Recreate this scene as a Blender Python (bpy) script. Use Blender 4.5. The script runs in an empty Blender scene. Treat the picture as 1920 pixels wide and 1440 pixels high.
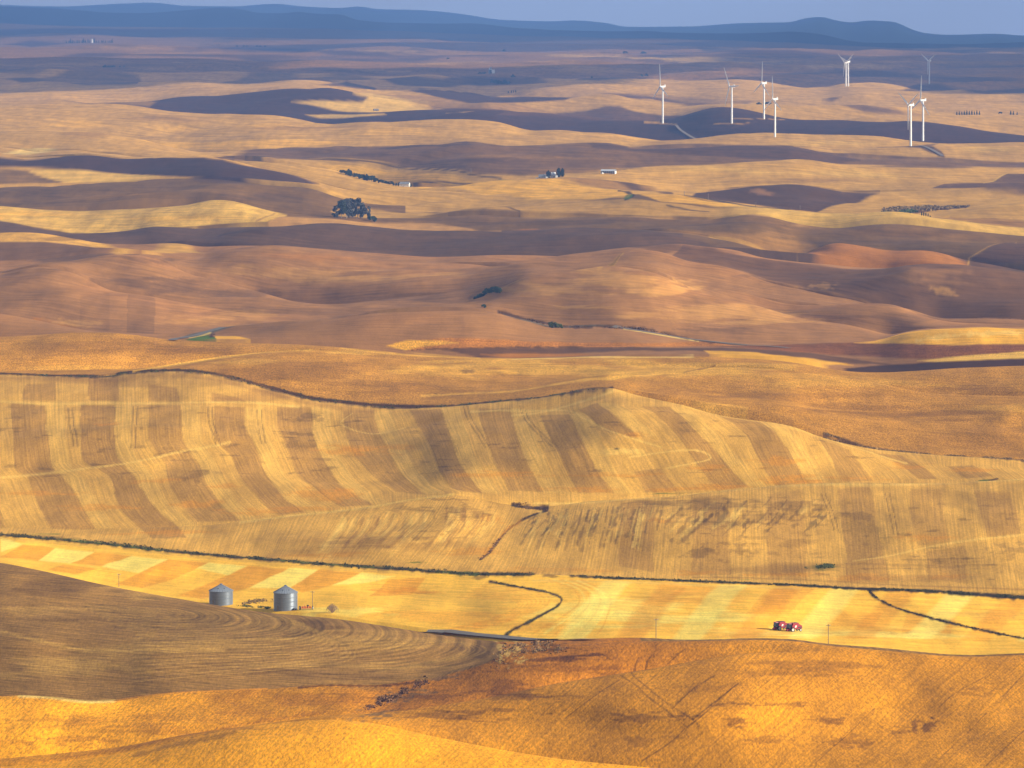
import bpy, bmesh, math, random
import numpy as np
from mathutils import Vector, Matrix

random.seed(7); rng = np.random.default_rng(11)
scene = bpy.context.scene
COL = scene.collection

# ------------------------------------------------------------------ camera
W, H = 1920.0, 1440.0
FOCAL, SENSOR = 185.0, 36.0
S = SENSOR / FOCAL / W                 # tangent per photograph pixel
HORIZ = -5.0                           # photograph row of the level line
CAM_Z = 254.0
PITCH = math.atan((H / 2 - HORIZ) * S) # downwards
cam = bpy.data.cameras.new('camera'); camo = bpy.data.objects.new('camera', cam)
COL.objects.link(camo); scene.camera = camo
cam.lens, cam.sensor_width, cam.sensor_fit = FOCAL, SENSOR, 'HORIZONTAL'
cam.clip_start, cam.clip_end = 1.0, 200000.0
camo.location = (0, 0, CAM_Z); camo.rotation_euler = (math.pi / 2 - PITCH, 0, 0)
scene.render.resolution_x, scene.render.resolution_y = 1024, 768

# ------------------------------------------------------------------ light
SUN_EL, SUN_AZ = math.radians(21), math.radians(72)   # azimuth: right of straight behind the camera
sd = Vector((math.sin(SUN_AZ) * math.cos(SUN_EL), -math.cos(SUN_AZ) * math.cos(SUN_EL), math.sin(SUN_EL)))
sun = bpy.data.lights.new('sun', 'SUN'); suno = bpy.data.objects.new('sun', sun); COL.objects.link(suno)
sun.energy, sun.angle, sun.color = 5.0, math.radians(0.53), (1.0, 0.89, 0.70)
suno.rotation_euler = sd.to_track_quat('Z', 'Y').to_euler()
suno.location = (200, -200, 600)

world = bpy.data.worlds.new('World'); scene.world = world; world.use_nodes = True
wn, wl = world.node_tree.nodes, world.node_tree.links
wn.clear()
sky = wn.new('ShaderNodeTexSky'); sky.sky_type = 'NISHITA'; sky.sun_disc = False
sky.sun_elevation = SUN_EL; sky.sun_rotation = math.atan2(sd.x, sd.y)
sky.altitude = 900; sky.air_density = 1.0; sky.dust_density = 2.0; sky.ozone_density = 1.5
bg = wn.new('ShaderNodeBackground'); bg.inputs[1].default_value = 0.06
wo = wn.new('ShaderNodeOutputWorld')
tcw = wn.new('ShaderNodeTexCoord'); mpw = wn.new('ShaderNodeMapping'); mpw.inputs['Scale'].default_value = (2.2, 2.2, 16.0)
nzw = wn.new('ShaderNodeTexNoise'); nzw.inputs['Scale'].default_value = 2.0; nzw.inputs['Detail'].default_value = 6
rmp = wn.new('ShaderNodeMapRange'); rmp.inputs['From Min'].default_value = .32; rmp.inputs['From Max'].default_value = .68; rmp.inputs['To Min'].default_value = .35; rmp.inputs['To Max'].default_value = .85
mxw = wn.new('ShaderNodeMix'); mxw.data_type = 'RGBA'; mxw.inputs['B'].default_value = (4.6, 4.7, 4.8, 1)
wl.new(tcw.outputs['Generated'], mpw.inputs[0]); wl.new(mpw.outputs[0], nzw.inputs['Vector']); wl.new(nzw.outputs['Fac'], rmp.inputs['Value']); wl.new(rmp.outputs[0], mxw.inputs['Factor'])
sxw = wn.new('ShaderNodeSeparateXYZ'); wl.new(tcw.outputs['Generated'], sxw.inputs[0])
hzr = wn.new('ShaderNodeMapRange'); hzr.inputs['From Min'].default_value = .0; hzr.inputs['From Max'].default_value = .16; hzr.inputs['To Min'].default_value = .9; hzr.inputs['To Max'].default_value = 0.0
wl.new(sxw.outputs['Z'], hzr.inputs['Value'])
mxh = wn.new('ShaderNodeMix'); mxh.data_type = 'RGBA'; mxh.inputs['B'].default_value = (21.0, 20.0, 18.0, 1)   # pale overcast along the whole horizon
wl.new(sky.outputs[0], mxw.inputs['A']); wl.new(mxw.outputs['Result'], mxh.inputs['A']); wl.new(hzr.outputs[0], mxh.inputs['Factor']); wl.new(mxh.outputs['Result'], bg.inputs[0]); wl.new(bg.outputs[0], wo.inputs[0])
vs = scene.view_settings
vs.view_transform = 'Standard'; vs.look = 'None'; vs.exposure = 0.62; vs.gamma = 1.0
vs.use_curve_mapping = False
scene.cycles.use_denoising = True; scene.cycles.adaptive_threshold = 0.005
scene.cycles.max_bounces = 4

# ------------------------------------------------------------------ maths helpers
def srgb(r, g, b, k=1.0):
    f = lambda c: ((c / 255 + 0.055) / 1.055) ** 2.4 if c > 10 else c / 255 / 12.92
    return np.array([f(r) * k, f(g) * k, f(b) * k])

def pchip(xs, ys, x):
    xs = np.asarray(xs, float); ys = np.asarray(ys, float); x = np.asarray(x, float)
    h = np.diff(xs); d = np.diff(ys) / h
    m = np.zeros_like(ys)
    if len(xs) == 1: return np.full_like(x, ys[0])
    m[0], m[-1] = 0, 0
    for i in range(1, len(xs) - 1):
        m[i] = 0 if d[i - 1] * d[i] <= 0 else 2 * d[i - 1] * d[i] / (d[i - 1] + d[i])
    if len(xs) > 1:
        m[0], m[-1] = d[0], d[-1]
    xc = np.clip(x, xs[0], xs[-1])
    i = np.clip(np.searchsorted(xs, xc) - 1, 0, len(xs) - 2)
    t = (xc - xs[i]) / h[i]
    h00 = 2*t**3 - 3*t**2 + 1; h10 = t**3 - 2*t**2 + t; h01 = -2*t**3 + 3*t**2; h11 = t**3 - t**2
    return h00*ys[i] + h10*h[i]*m[i] + h01*ys[i+1] + h11*h[i]*m[i+1]

def _hash(ix, iy, seed):
    n = (ix.astype(np.int64) * 374761393 + iy.astype(np.int64) * 668265263 + seed * 974711) & 0x7fffffff
    n = ((n ^ (n >> 13)) * 1274126177) & 0x7fffffff
    return ((n ^ (n >> 16)) & 0xffff) / 65535.0
def vnoise(x, y, seed=0):
    ix, iy = np.floor(x), np.floor(y); fx, fy = x - ix, y - iy
    ux, uy = fx*fx*fx*(fx*(fx*6-15)+10), fy*fy*fy*(fy*(fy*6-15)+10)
    a, b = _hash(ix, iy, seed), _hash(ix+1, iy, seed); c, d = _hash(ix, iy+1, seed), _hash(ix+1, iy+1, seed)
    return (a*(1-ux)+b*ux)*(1-uy) + (c*(1-ux)+d*ux)*uy - 0.5
def fbm(x, y, seed=0, octv=4):
    r, a = 0, 1.0
    for o in range(octv):
        r = r + a * vnoise(x * 2**o + 17.3*o, y * 2**o - 9.1*o, seed + o); a *= 0.5
    return r
def pnoise(x, y, seed=0):
    ix, iy = np.floor(x), np.floor(y); fx, fy = x - ix, y - iy
    ux, uy = fx*fx*fx*(fx*(fx*6-15)+10), fy*fy*fy*(fy*(fy*6-15)+10)
    def g(jx, jy, dx, dy):
        a = _hash(ix + jx, iy + jy, seed) * 6.2831853
        return np.cos(a) * dx + np.sin(a) * dy
    return (g(0,0,fx,fy)*(1-ux)+g(1,0,fx-1,fy)*ux)*(1-uy) + (g(0,1,fx,fy-1)*(1-ux)+g(1,1,fx-1,fy-1)*ux)*uy
def smooth(a, b, x):
    t = np.clip((x - a) / (b - a), 0, 1); return t*t*(3-2*t)

# ------------------------------------------------------------------ terrain: traced ridge lines (photo column, row) and how much each hides
D0Y = [5, 20, 50, 66, 80, 95, 112, 135, 163, 195, 231, 281, 330, 400, 500, 600, 670, 760, 940, 1075, 1145, 1300, 1440, 1700, 2600]
D0D = [74000, 70000, 60000, 51500, 44500, 37500, 30500, 24000, 18000, 13800, 11500, 9800, 8300, 6950, 5500, 4550, 3950, 3330, 2720, 2350, 2180, 1890, 1700, 1420, 930]
def lnD0(y): return pchip(D0Y, np.log(D0D), y)

# each: (name, [(x,y)...], [(x,q)...])   q = share of the depth range that is hidden behind the line
CUR = [
('c0', [(0,2600)], [(0,0)]),
('c0b', [(0,1560)], [(0,0)]),
('c1', [(0,1440),(110,1432),(220,1416),(350,1388),(450,1368),(550,1356),(625,1352),(700,1358),(800,1378),(960,1408),(1100,1428),(1400,1455),(1920,1490)], [(0,.1),(250,.35),(900,.35),(1200,.1)]),
('c1b', [(0,1424),(220,1403),(350,1378),(500,1357),(640,1343),(720,1341),(800,1334),(880,1322),(960,1306),(1045,1287),(1135,1272),(1185,1264),(1260,1250),(1335,1236),(1410,1226),(1500,1222),(1660,1232),(1920,1240)], [(0,0),(800,.1),(1000,.35),(1350,.35),(1480,0)]),
('c2', [(0,1311),(40,1309),(90,1312),(160,1321),(215,1320),(300,1306),(400,1300),(500,1297),(560,1291),(620,1286),(700,1285),(790,1270),(870,1251),(950,1228),(1030,1213),(1110,1205),(1210,1201),(1285,1203),(1410,1202),(1485,1205),(1550,1214),(1660,1222),(1810,1232),(1920,1228)], [(0,.25),(250,.1),(900,0),(1000,.2),(1200,.55),(1920,.55)]),
('c3', [(0,1054),(100,1076),(200,1099),(300,1118),(400,1134),(500,1147),(560,1152),(640,1161),(700,1170),(760,1179),(820,1188),(880,1196),(930,1201),(975,1202),(1110,1200),(1210,1197),(1285,1199),(1410,1198),(1485,1201),(1550,1210),(1660,1218),(1810,1228),(1920,1224)], [(0,.6),(700,.5),(900,.1),(1000,0)]),
('c4', [(0,1000),(200,1016),(400,1036),(600,1055),(800,1069),(900,1076),(1000,1075),(1070,1077),(1300,1088),(1500,1098),(1620,1108),(1750,1113),(1920,1122)], [(0,0)]),
('c5', [(0,985),(200,990),(350,993),(450,986),(575,972),(700,956),(780,944),(850,931),(900,937),(960,946),(1030,946),(1100,938),(1190,935),(1280,931),(1350,925),(1430,921),(1500,918),(1600,917),(1700,919),(1780,919),(1850,912),(1920,907)], [(0,0),(600,.03),(820,.1),(950,.02),(1100,.06),(1300,.12),(1800,.12)]),
('c6', [(0,704),(100,707),(200,707),(230,701),(300,697),(350,697),(400,702),(450,712),(520,731),(580,746),(640,754),(700,758),(780,760),(870,757),(950,751),(1050,740),(1100,731),(1150,725),(1200,735),(1280,752),(1350,772),(1400,780),(1480,790),(1540,812),(1620,833),(1700,845),(1780,855),(1920,868)], [(0,.15),(600,.1),(1000,.2),(1150,.35),(1500,.4),(1700,.2),(1920,.1)]),
('c6b', [(0,696),(250,692),(300,688),(367,677),(433,667),(500,659),(583,655),(650,660),(700,666),(800,676),(960,683),(1100,684),(1200,685),(1400,690),(1600,715),(1750,735),(1920,745)], [(0,0),(250,.1),(350,.4),(600,.4),(720,0),(1300,.05),(1920,0)]),
('c7', [(0,632),(60,630),(120,626),(190,625),(250,630),(320,639),(420,641),(520,642),(620,648),(700,655),(760,662),(830,668),(900,671),(960,674),(1050,674),(1100,672),(1200,669),(1300,668),(1400,670),(1480,675),(1540,685),(1600,694),(1660,697),(1720,695),(1800,690),(1920,688)], [(0,.75)]),
('c10', [(0,588),(60,599),(130,613),(170,620),(230,623),(330,630),(380,627),(423,621),(500,611),(567,604),(640,598),(707,588),(807,583),(873,581),(927,583),(960,592),(1010,603),(1060,611),(1150,614),(1220,622),(1290,634),(1400,640),(1500,640),(1640,640),(1673,632),(1703,623),(1780,616),(1847,613),(1920,615)], [(0,.6),(150,.5),(230,.1),(420,.1),(560,.55),(900,.45),(1000,.1),(1600,.1),(1720,.5)]),
('c11', [(0,521),(60,509),(100,507),(140,516),(200,538),(260,547),(300,557),(360,574),(430,590),(500,596),(567,595),(640,590),(707,582),(807,577),(860,573),(900,564),(940,545),(970,531),(993,525),(1057,523),(1107,518),(1157,512),(1200,511),(1233,517),(1257,527),(1280,540),(1347,562),(1413,579),(1480,597),(1527,604),(1580,608),(1630,617),(1673,627),(1703,618),(1780,611),(1920,609)], [(0,.15),(80,.3),(300,.25),(450,0),(900,.1),(1050,.4),(1500,.4),(1650,.1)]),
('c12', [(0,505),(60,499),(130,490),(200,481),(260,479),(300,487),(350,507),(400,520),(460,540),(520,560),(560,572),(620,577),(700,571),(800,563),(860,554),(900,544),(940,531),(993,517),(1057,515),(1107,510),(1157,505),(1200,504),(1233,508),(1257,517),(1280,531),(1347,547),(1413,558),(1467,566),(1563,571),(1630,572),(1680,577),(1713,590),(1763,604),(1793,607),(1920,604)], [(0,.1),(250,.35),(480,.3),(600,0),(1200,.05),(1350,.3),(1500,.4),(1720,.35),(1800,0)]),
('c13', [(0,497),(100,488),(200,475),(260,474),(320,480),(370,484),(400,478),(440,470),(500,466),(560,470),(620,479),(700,490),(800,494),(900,496),(960,503),(1057,507),(1107,502),(1140,497),(1173,491),(1193,487),(1223,488),(1257,493),(1280,502),(1347,509),(1390,523),(1447,540),(1500,552),(1563,561),(1630,565),(1700,573),(1763,596),(1920,598)], [(0,.1),(350,.3),(480,.6),(760,.5),(950,.1),(1150,.3),(1400,.35),(1550,0)]),
('c14', [(0,438),(60,443),(100,450),(150,460),(200,469),(260,470),(300,467),(340,465),(375,469),(420,463),(500,457),(600,463),(700,476),(800,484),(900,482),(1000,480),(1100,478),(1193,474),(1280,470),(1303,475),(1380,477),(1447,483),(1547,490),(1613,498),(1657,498),(1697,492),(1730,489),(1797,492),(1847,497),(1920,510)], [(0,.6),(180,.5),(250,.15),(340,.3),(420,.05),(900,.1),(1280,.2),(1500,.5),(1920,.5)]),
('c15', [(0,417),(50,427),(133,439),(233,440),(300,433),(367,432),(433,423),(500,415),(600,412),(640,415),(740,430),(840,436),(940,435),(1067,431),(1173,433),(1280,443),(1380,453),(1447,468),(1490,477),(1515,474),(1563,457),(1613,463),(1680,471),(1730,471),(1773,477),(1813,487),(1847,491),(1920,500)], [(0,.4),(250,.2),(500,.3),(800,.3),(1000,.4),(1300,.2),(1480,.1),(1580,.6),(1780,.5),(1920,.2)]),
('c16', [(0,400),(100,404),(150,405),(200,400),(283,392),(350,386),(400,376),(430,377),(470,387),(513,398),(560,402),(640,405),(700,408),(783,409),(840,404),(907,400),(973,403),(1040,403),(1107,405),(1207,407),(1280,410),(1347,414),(1380,410),(1413,410),(1447,417),(1497,430),(1530,433),(1563,433),(1613,426),(1673,421),(1713,423),(1773,428),(1920,437)], [(0,.15),(250,.3),(400,.55),(520,.4),(640,.3),(900,.2),(1250,.15),(1400,.5),(1700,.5),(1920,.3)]),
('c17', [(0,346),(100,344),(233,342),(300,337),(367,333),(417,334),(483,342),(533,350),(583,356),(633,373),(680,385),(750,390),(850,389),(930,390),(1000,387),(1107,381),(1200,373),(1280,374),(1330,381),(1413,393),(1480,398),(1513,403),(1563,410),(1613,410),(1663,409),(1713,414),(1773,424),(1850,429),(1920,430)], [(0,.1),(250,.5),(600,.5),(700,0),(1250,0),(1400,.5),(1740,.45),(1850,0)]),
('c18', [(0,289),(50,293),(100,288),(133,286),(167,287),(200,293),(240,301),(317,303),(383,302),(417,305),(467,317),(533,332),(600,349),(640,357),(700,364),(800,370),(900,372),(1000,369),(1107,366),(1200,365),(1280,369),(1330,376),(1413,388),(1480,393),(1563,404),(1663,402),(1773,414),(1920,415)], [(0,.5),(350,.4),(560,.3),(640,0)]),
('c19', [(0,278),(100,283),(133,282),(200,288),(300,298),(377,298),(467,298),(500,303),(567,316),(609,325),(636,330),(682,339),(727,345),(773,348),(850,346),(900,342),(1000,338),(1107,342),(1200,354),(1280,364),(1330,359),(1380,352),(1413,349),(1480,349),(1530,353),(1580,360),(1647,362),(1720,362),(1800,360),(1920,356)], [(0,.3),(400,.3),(600,.5),(760,.4),(850,0),(1300,.2),(1420,.5),(1560,.4),(1700,.2)]),
('c20', [(0,240),(50,241),(107,247),(167,254),(233,263),(283,273),(333,286),(377,292),(467,288),(560,284),(653,275),(773,272),(873,270),(907,275),(950,280),(1040,277),(1107,273),(1140,273),(1180,280),(1280,277),(1380,275),(1480,276),(1513,280),(1563,290),(1613,296),(1647,298),(1773,299),(1847,303),(1920,306)], [(0,.4),(300,.4),(450,.1),(650,.4),(880,.5),(980,.3),(1120,.5),(1500,.5),(1920,.4)]),
('c21', [(0,203),(180,202),(267,204),(333,208),(433,211),(500,215),(560,222),(640,231),(673,227),(740,231),(840,230),(940,237),(990,250),(1040,249),(1090,253),(1140,254),(1213,260),(1280,259),(1413,257),(1647,257),(1680,261),(1730,267),(1797,272),(1847,272),(1920,269)], [(0,.6)]),
('c22', [(0,193),(37,191),(110,188),(180,195),(267,195),(333,185),(433,178),(533,172),(600,173),(640,178),(720,190),(800,196),(900,200),(1000,217),(1085,228),(1160,226),(1240,229),(1280,219),(1350,202),(1410,205),(1460,214),(1510,219),(1610,226),(1710,230),(1785,242),(1860,255),(1920,260)], [(0,.4),(600,.5),(1000,.4),(1350,.6),(1920,.5)]),
('c23', [(0,166),(83,156),(160,160),(213,158),(300,154),(367,153),(433,160),(500,158),(567,152),(640,160),(740,168),(790,166),(840,171),(940,179),(973,176),(1090,179),(1140,180),(1187,188),(1280,194),(1350,191),(1410,194),(1500,200),(1610,205),(1700,210),(1800,214),(1920,220)], [(0,.5)]),
('c24', [(0,138),(90,133),(160,140),(300,143),(420,139),(520,145),(600,138),(700,144),(800,140),(880,149),(1000,150),(1100,146),(1200,150),(1280,153),(1370,150),(1450,160),(1540,165),(1600,156),(1680,163),(1760,171),(1850,174),(1920,178)], [(0,.5)]),
('c25', [(0,112),(120,109),(300,114),(450,118),(600,113),(760,116),(900,120),(1050,118),(1200,121),(1300,118),(1450,122),(1580,131),(1700,136),(1800,141),(1920,146)], [(0,.5)]),
('c26', [(0,88),(100,91),(220,84),(400,92),(560,96),(700,90),(900,98),(1100,97),(1250,103),(1400,101),(1550,108),(1700,111),(1920,116)], [(0,.45)]),
('c27', [(0,66),(150,63),(260,70),(400,69),(600,74),(800,76),(1000,82),(1200,84),(1400,88),(1600,97),(1750,99),(1920,101)], [(0,.4)]),
('c28', [(0,43),(213,51),(400,53),(640,56),(900,65),(1100,70),(1300,75),(1480,80),(1600,87),(1780,92),(1920,91)], [(0,.3)]),
('c29', [(0,13),(67,15),(133,18),(200,23),(267,24),(317,21),(367,17),(417,14),(450,17),(483,24),(533,25),(560,22),(583,25),(640,27),(667,37),(740,43),(873,43),(973,53),(1073,57),(1207,58),(1280,63),(1380,62),(1480,60),(1530,65),(1597,77),(1680,82),(1780,84),(1920,81)], [(0,.7)]),
('c30', [(0,9),(60,11),(117,12),(200,8),(283,5),(350,11),(433,12),(517,7),(567,12),(640,15),(673,12),(707,17),(790,19),(873,27),(940,37),(1040,40),(1073,38),(1140,43),(1173,50),(1280,50),(1397,43),(1480,42),(1513,34),(1540,32),(1570,39),(1597,42),(1630,38),(1680,41),(1697,49),(1730,61),(1780,65),(1863,63),(1920,67)], [(0,.5)]),
]
NAMES = [c[0] for c in CUR]; NC = len(CUR)
KI = {n: i for i, n in enumerate(NAMES)}
XG = np.arange(-1700, 3621, 4.0)                  # dense table of the lines
def _tab(pts): 
    p = np.array(pts, float)
    return pchip(p[:, 0], p[:, 1], XG) if len(p) > 1 else np.full_like(XG, p[0, 1])
YT = np.array([_tab(c[1]) for c in CUR]); QT = np.array([_tab(c[2]) for c in CUR])
# beyond the picture's edges the hills go on, gently waving
for k in range(2, NC):
    amp = 0.02 * YT[k].mean()
    out = smooth(0, 400, -XG) + smooth(0, 400, XG - 1920)
    YT[k] += out * amp * vnoise(XG / 260.0, XG * 0 + k * 3.7, 5)
for k in range(1, NC): YT[k] = np.minimum(YT[k], YT[k - 1] - 2.5)
def gsmooth(a, sig):
    n = int(sig * 3 / 4); ker = np.exp(-0.5 * (np.arange(-n, n + 1) * 4 / sig) ** 2); ker /= ker.sum()
    return np.convolve(np.pad(a, n, mode='edge'), ker, mode='valid')
QT = np.array([gsmooth(QT[k], 95.0) for k in range(NC)])
for k in range(2, NC): YT[k] = gsmooth(YT[k], 15.0 if k < NC - 3 else 7.0)
LS = np.array([lnD0(gsmooth(YT[k], 460.0)) for k in range(NC)])
LS[-1] += math.log(1.45)
LPRE, LPOST = LS.copy(), LS.copy()
for k in range(1, NC):
    LPRE[k] = LS[k] - 0.5 * QT[k] * (LS[k] - LS[k - 1])
for k in range(NC):
    nx = LS[k + 1] if k + 1 < NC else LS[k] + 0.1
    LPOST[k] = LS[k] + 0.5 * QT[k] * (nx - LS[k])

# swells: (cx, cy, rx, ry, lift in rows, tilt)
SW = [
 # striped hills
 (250,820,230,60,22,0),(620,850,190,90,-20,0),(930,820,170,70,20,.3),(1250,800,150,50,18,.2),(420,930,160,40,16,0),(80,930,120,45,-14,0),
 (1150,860,90,25,-10,0),(1350,880,180,30,10,0),(760,910,140,40,-9,.3),(1230,1000,170,40,20,0),(1560,990,120,40,-14,0),(1750,980,140,45,16,0),(1480,1040,90,20,-8,0),
 (800,1000,120,45,10,0),(620,1020,120,25,10,0),(930,1010,90,50,-9,.4),
 # stubble hills
 (620,700,220,30,14,0),(180,665,160,22,12,0),(1000,700,160,22,-10,0),(1400,720,140,30,14,.2),(1720,770,200,45,-16,.2),(1900,760,120,40,12,0),
 # dunes
 (90,545,110,22,10,0),(230,575,110,18,8,0),(420,560,130,26,-14,.3),(640,530,180,26,12,0),(850,520,120,18,-9,0),
 (1420,605,110,14,-7,0),(1580,600,90,15,8,0),(1460,535,190,60,-20,0),(1800,540,190,60,20,0),(330,545,130,45,-14,0),(520,575,120,30,9,0),(1130,560,130,45,14,0),(1300,520,90,16,8,.3),
 (560,500,140,14,6,0),(760,455,160,12,6,0),(1000,455,150,12,-6,0),(1150,455,140,12,6,0),(1330,495,120,10,-5,0),
 (330,450,120,10,-5,0),(600,440,150,10,5,0),
 (400,400,90,12,6,0),(180,370,140,14,7,0),(480,360,120,14,-6,0),(1000,420,160,8,4,0),(1650,450,150,14,-7,0),(1400,432,120,9,5,0),
 # foreground
 (500,1400,300,60,12,0),(1350,1330,320,60,11,0),(1000,1370,160,45,-18,0),(1700,1330,180,60,-16,0),(250,1210,240,55,24,.2),(650,1235,180,35,-12,.1),(820,1225,120,25,9,0),(200,1360,160,25,12,0),
 (250,1060,180,18,6,0),(700,1110,150,25,-8,0),(1250,1140,180,25,8,0),(1650,1160,150,25,-8,0),
]
VYT = np.arange(0, 2700, 5.0)
VVT = np.cumsum(5.0 / (1.15 * np.interp(VYT, [0, 100, 200, 300, 450, 650, 900, 1440], [5, 9, 16, 24, 36, 52, 80, 100])))
def warp(x, y):
    w = np.zeros_like(x)
    for cx, cy, rx, ry, a, t in SW:
        a = math.copysign(min(abs(a), .36 * ry), a); rx = rx * 1.15
        c, s_ = math.cos(t), math.sin(t)
        # tilt acts in a frame where rows count for more than columns
        dx, dy = x - cx, y - cy - (x - cx) * s_ * 0.35
        w += a * np.exp(-(dx / rx) ** 2 - (dy / ry) ** 2)
    sc = np.interp(y, [0, 100, 200, 300, 450, 650, 900, 1440], [5, 9, 16, 24, 36, 52, 80, 100])
    v = np.interp(y, VYT, VVT)
    u = x / 190.0 * np.interp(y, [0, 150, 300, 600, 1440], [2.2, 1.8, 1.4, 1.0, .7]) + 0.35 * v
    u2 = u + .5 * pnoise(u * .7 + 3.1, v * .7, 31); v2 = v + .35 * pnoise(u * .6, v * .6 + 7.7, 32)
    n = pnoise(u2, v2, 21) + .4 * pnoise(u2 * 2.1 + 5, v2 * 1.9, 22)
    return w * 1.0 + n * sc * 0.13
def band_of(x, y):
    """index k of the band between line k and k+1 (bottom to top)"""
    b = np.zeros(x.shape, int)
    for k in range(1, NC): b = np.where(y < np.interp(x, XG, YT[k]), k, b)
    return b
def log_depth(x, y, b):
    b = np.clip(b, 0, NC - 2)
    flat = np.clip((x - XG[0]) / 4.0, 0, len(XG) - 1.001); i = flat.astype(int); f = flat - i
    g = lambda T, k: T[k, i] * (1 - f) + T[k, i + 1] * f
    y0, y1 = g(YT, b), g(YT, b + 1)
    h = np.maximum(y0 - y1, 1e-3)
    t = np.clip((y0 - y) / h, 0, 1)
    w = warp(x, y)
    lim = 0.24 * h
    w = lim * np.tanh(w / np.maximum(lim, 1e-3)) * 4 * t * (1 - t) * 0.9
    t2 = np.clip(t - w / h, 0, 1)
    q = g(QT, b + 1); rw = 0.55 * np.clip(q / 0.4, 0, 1)
    ff = (1 - rw) * t2 + rw * (1 - np.sqrt(np.maximum(1 - t2 * t2, 0)))
    return g(LPOST, b) * (1 - ff) + g(LPRE, b + 1) * ff
def to_world(x, y, D):
    """photo point at forward distance D"""
    return np.stack([(x - W / 2) * S * D * 1.0, D, CAM_Z - D * (y - HORIZ) * S], -1)
# exact pin-hole relation for the pitched camera
CP, SP = math.cos(PITCH), math.sin(PITCH)
def ray(x, y):
    u, v = (x - W / 2) * S, (H / 2 - y) * S
    fy, fz = CP + v * SP, -SP + v * CP
    return u / fy, fz / fy                      # per metre forward
DT = np.geomspace(800, 130000, 400)
LAM = np.interp(np.log(DT), np.log([900, 2000, 3300, 5000, 8000, 12000, 20000, 35000, 90000]), [90, 120, 180, 230, 330, 480, 720, 1200, 3000])
GV = np.r_[0, np.cumsum(np.diff(DT) / (.5 * (LAM[1:] + LAM[:-1])))]
AMP = np.interp(np.log(DT), np.log([900, 1700, 2400, 3300, 3750, 4250, 4800, 8000, 12000, 20000, 35000, 60000, 90000]), [.9, 1.8, 2.6, 6.5, 3.2, 3.4, 14.0, 17.0, 19.0, 27.0, 28, 15, 5])
def undulate(X, D):
    lam, v, a = np.interp(D, DT, LAM), np.interp(D, DT, GV), np.interp(D, DT, AMP)
    u = X / lam
    p, q = .80 * u + .45 * v, -.50 * u + .78 * v
    p = p + .45 * pnoise(p * .6 + 9, q * .6, 51); q = q + .45 * pnoise(p * .6, q * .6 + 4, 52)
    n = pnoise(p * .62, q * .95, 53) + .42 * pnoise(p * 1.3 + 3, q * 1.9, 54) + .15 * pnoise(p * 3.1, q * 3.7, 55)
    return a * (n + .25 * np.abs(pnoise(p * .5 + 2.2, q * .7, 56)) * 2)
def place(x, y, D):
    rx, rz = ray(x, y)
    return np.stack([rx * D, D, CAM_Z + rz * D + undulate(rx * D, D)], -1)
def P(x, y):
    xa, ya = np.array([float(x)]), np.array([float(y)])
    D = np.exp(log_depth(xa, ya, band_of(xa, ya)))
    return Vector(place(xa, ya, D)[0])
def PS(xs, ys):
    xa, ya = np.asarray(xs, float), np.asarray(ys, float)
    return place(xa, ya, np.exp(log_depth(xa, ya, band_of(xa, ya))))

# ---- the sheet: columns x rows
XC = np.concatenate([np.arange(-1500, -500, 50), np.arange(-500, -60, 12), np.arange(-60, 1980, 2.15), np.arange(1980, 2421, 12), np.arange(2430, 3431, 50)]).astype(float)
NX = len(XC)
yk = np.array([np.interp(XC, XG, YT[k]) for k in range(NC)])
rows_x, rows_y, rows_D, rows_b, rows_t, rows_z = [], [], [], [], [], []
NHID = 5
for k in range(NC - 1):
    hmax = np.percentile((yk[k] - yk[k + 1])[(XC > 0) & (XC < 1920)], 85)
    step = 40 if k == 0 else (2.6 if k == 1 else 2.1)
    n = max(3, int(hmax / step) + 1)
    for j in range(n + 1):
        t = j / n
        y = yk[k] + (yk[k + 1] - yk[k]) * t
        D = np.exp(log_depth(XC, y - (1e-4 if j == 0 else 0) + (1e-4 if j == n else 0), np.full(NX, k)))
        p = place(XC, y, D)
        rows_x.append(XC); rows_y.append(y); rows_D.append(D); rows_b.append(np.full(NX, k)); rows_t.append(np.full(NX, t)); rows_z.append(p)
    # the fold that the ridge hides
    q = np.interp(XC, XG, QT[k + 1])
    la, lb = np.interp(XC, XG, LPRE[k + 1]), np.interp(XC, XG, LPOST[k + 1])
    ya = yk[k + 1]; Da, Db = np.exp(la), np.exp(lb)
    pa, pb = place(XC, ya, Da), place(XC, ya, Db)
    for j in range(1, NHID + 1):
        u = j / (NHID + 1)
        D = Da + (Db - Da) * u
        dip = np.minimum(0.13 * (Db - Da), 50.0) * math.sin(math.pi * u) ** 1.3 * (1 if k < NC - 2 else 6)
        p = pa * (1 - u) + pb * u; p[:, 2] -= dip
        bb = k if u < .5 else k + 1
        rows_x.append(XC); rows_y.append(ya + (0.6 if u < .5 else -0.6)); rows_D.append(D); rows_b.append(np.full(NX, bb)); rows_t.append(np.full(NX, 1.0 if u < .5 else 0.0)); rows_z.append(p)
VX, VY, VB, VT = (np.array(a) for a in (rows_x, rows_y, rows_b, rows_t)); VP = np.array(rows_z)
NR = VX.shape[0]
print('terrain grid', NR, NX, NR * NX)

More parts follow.
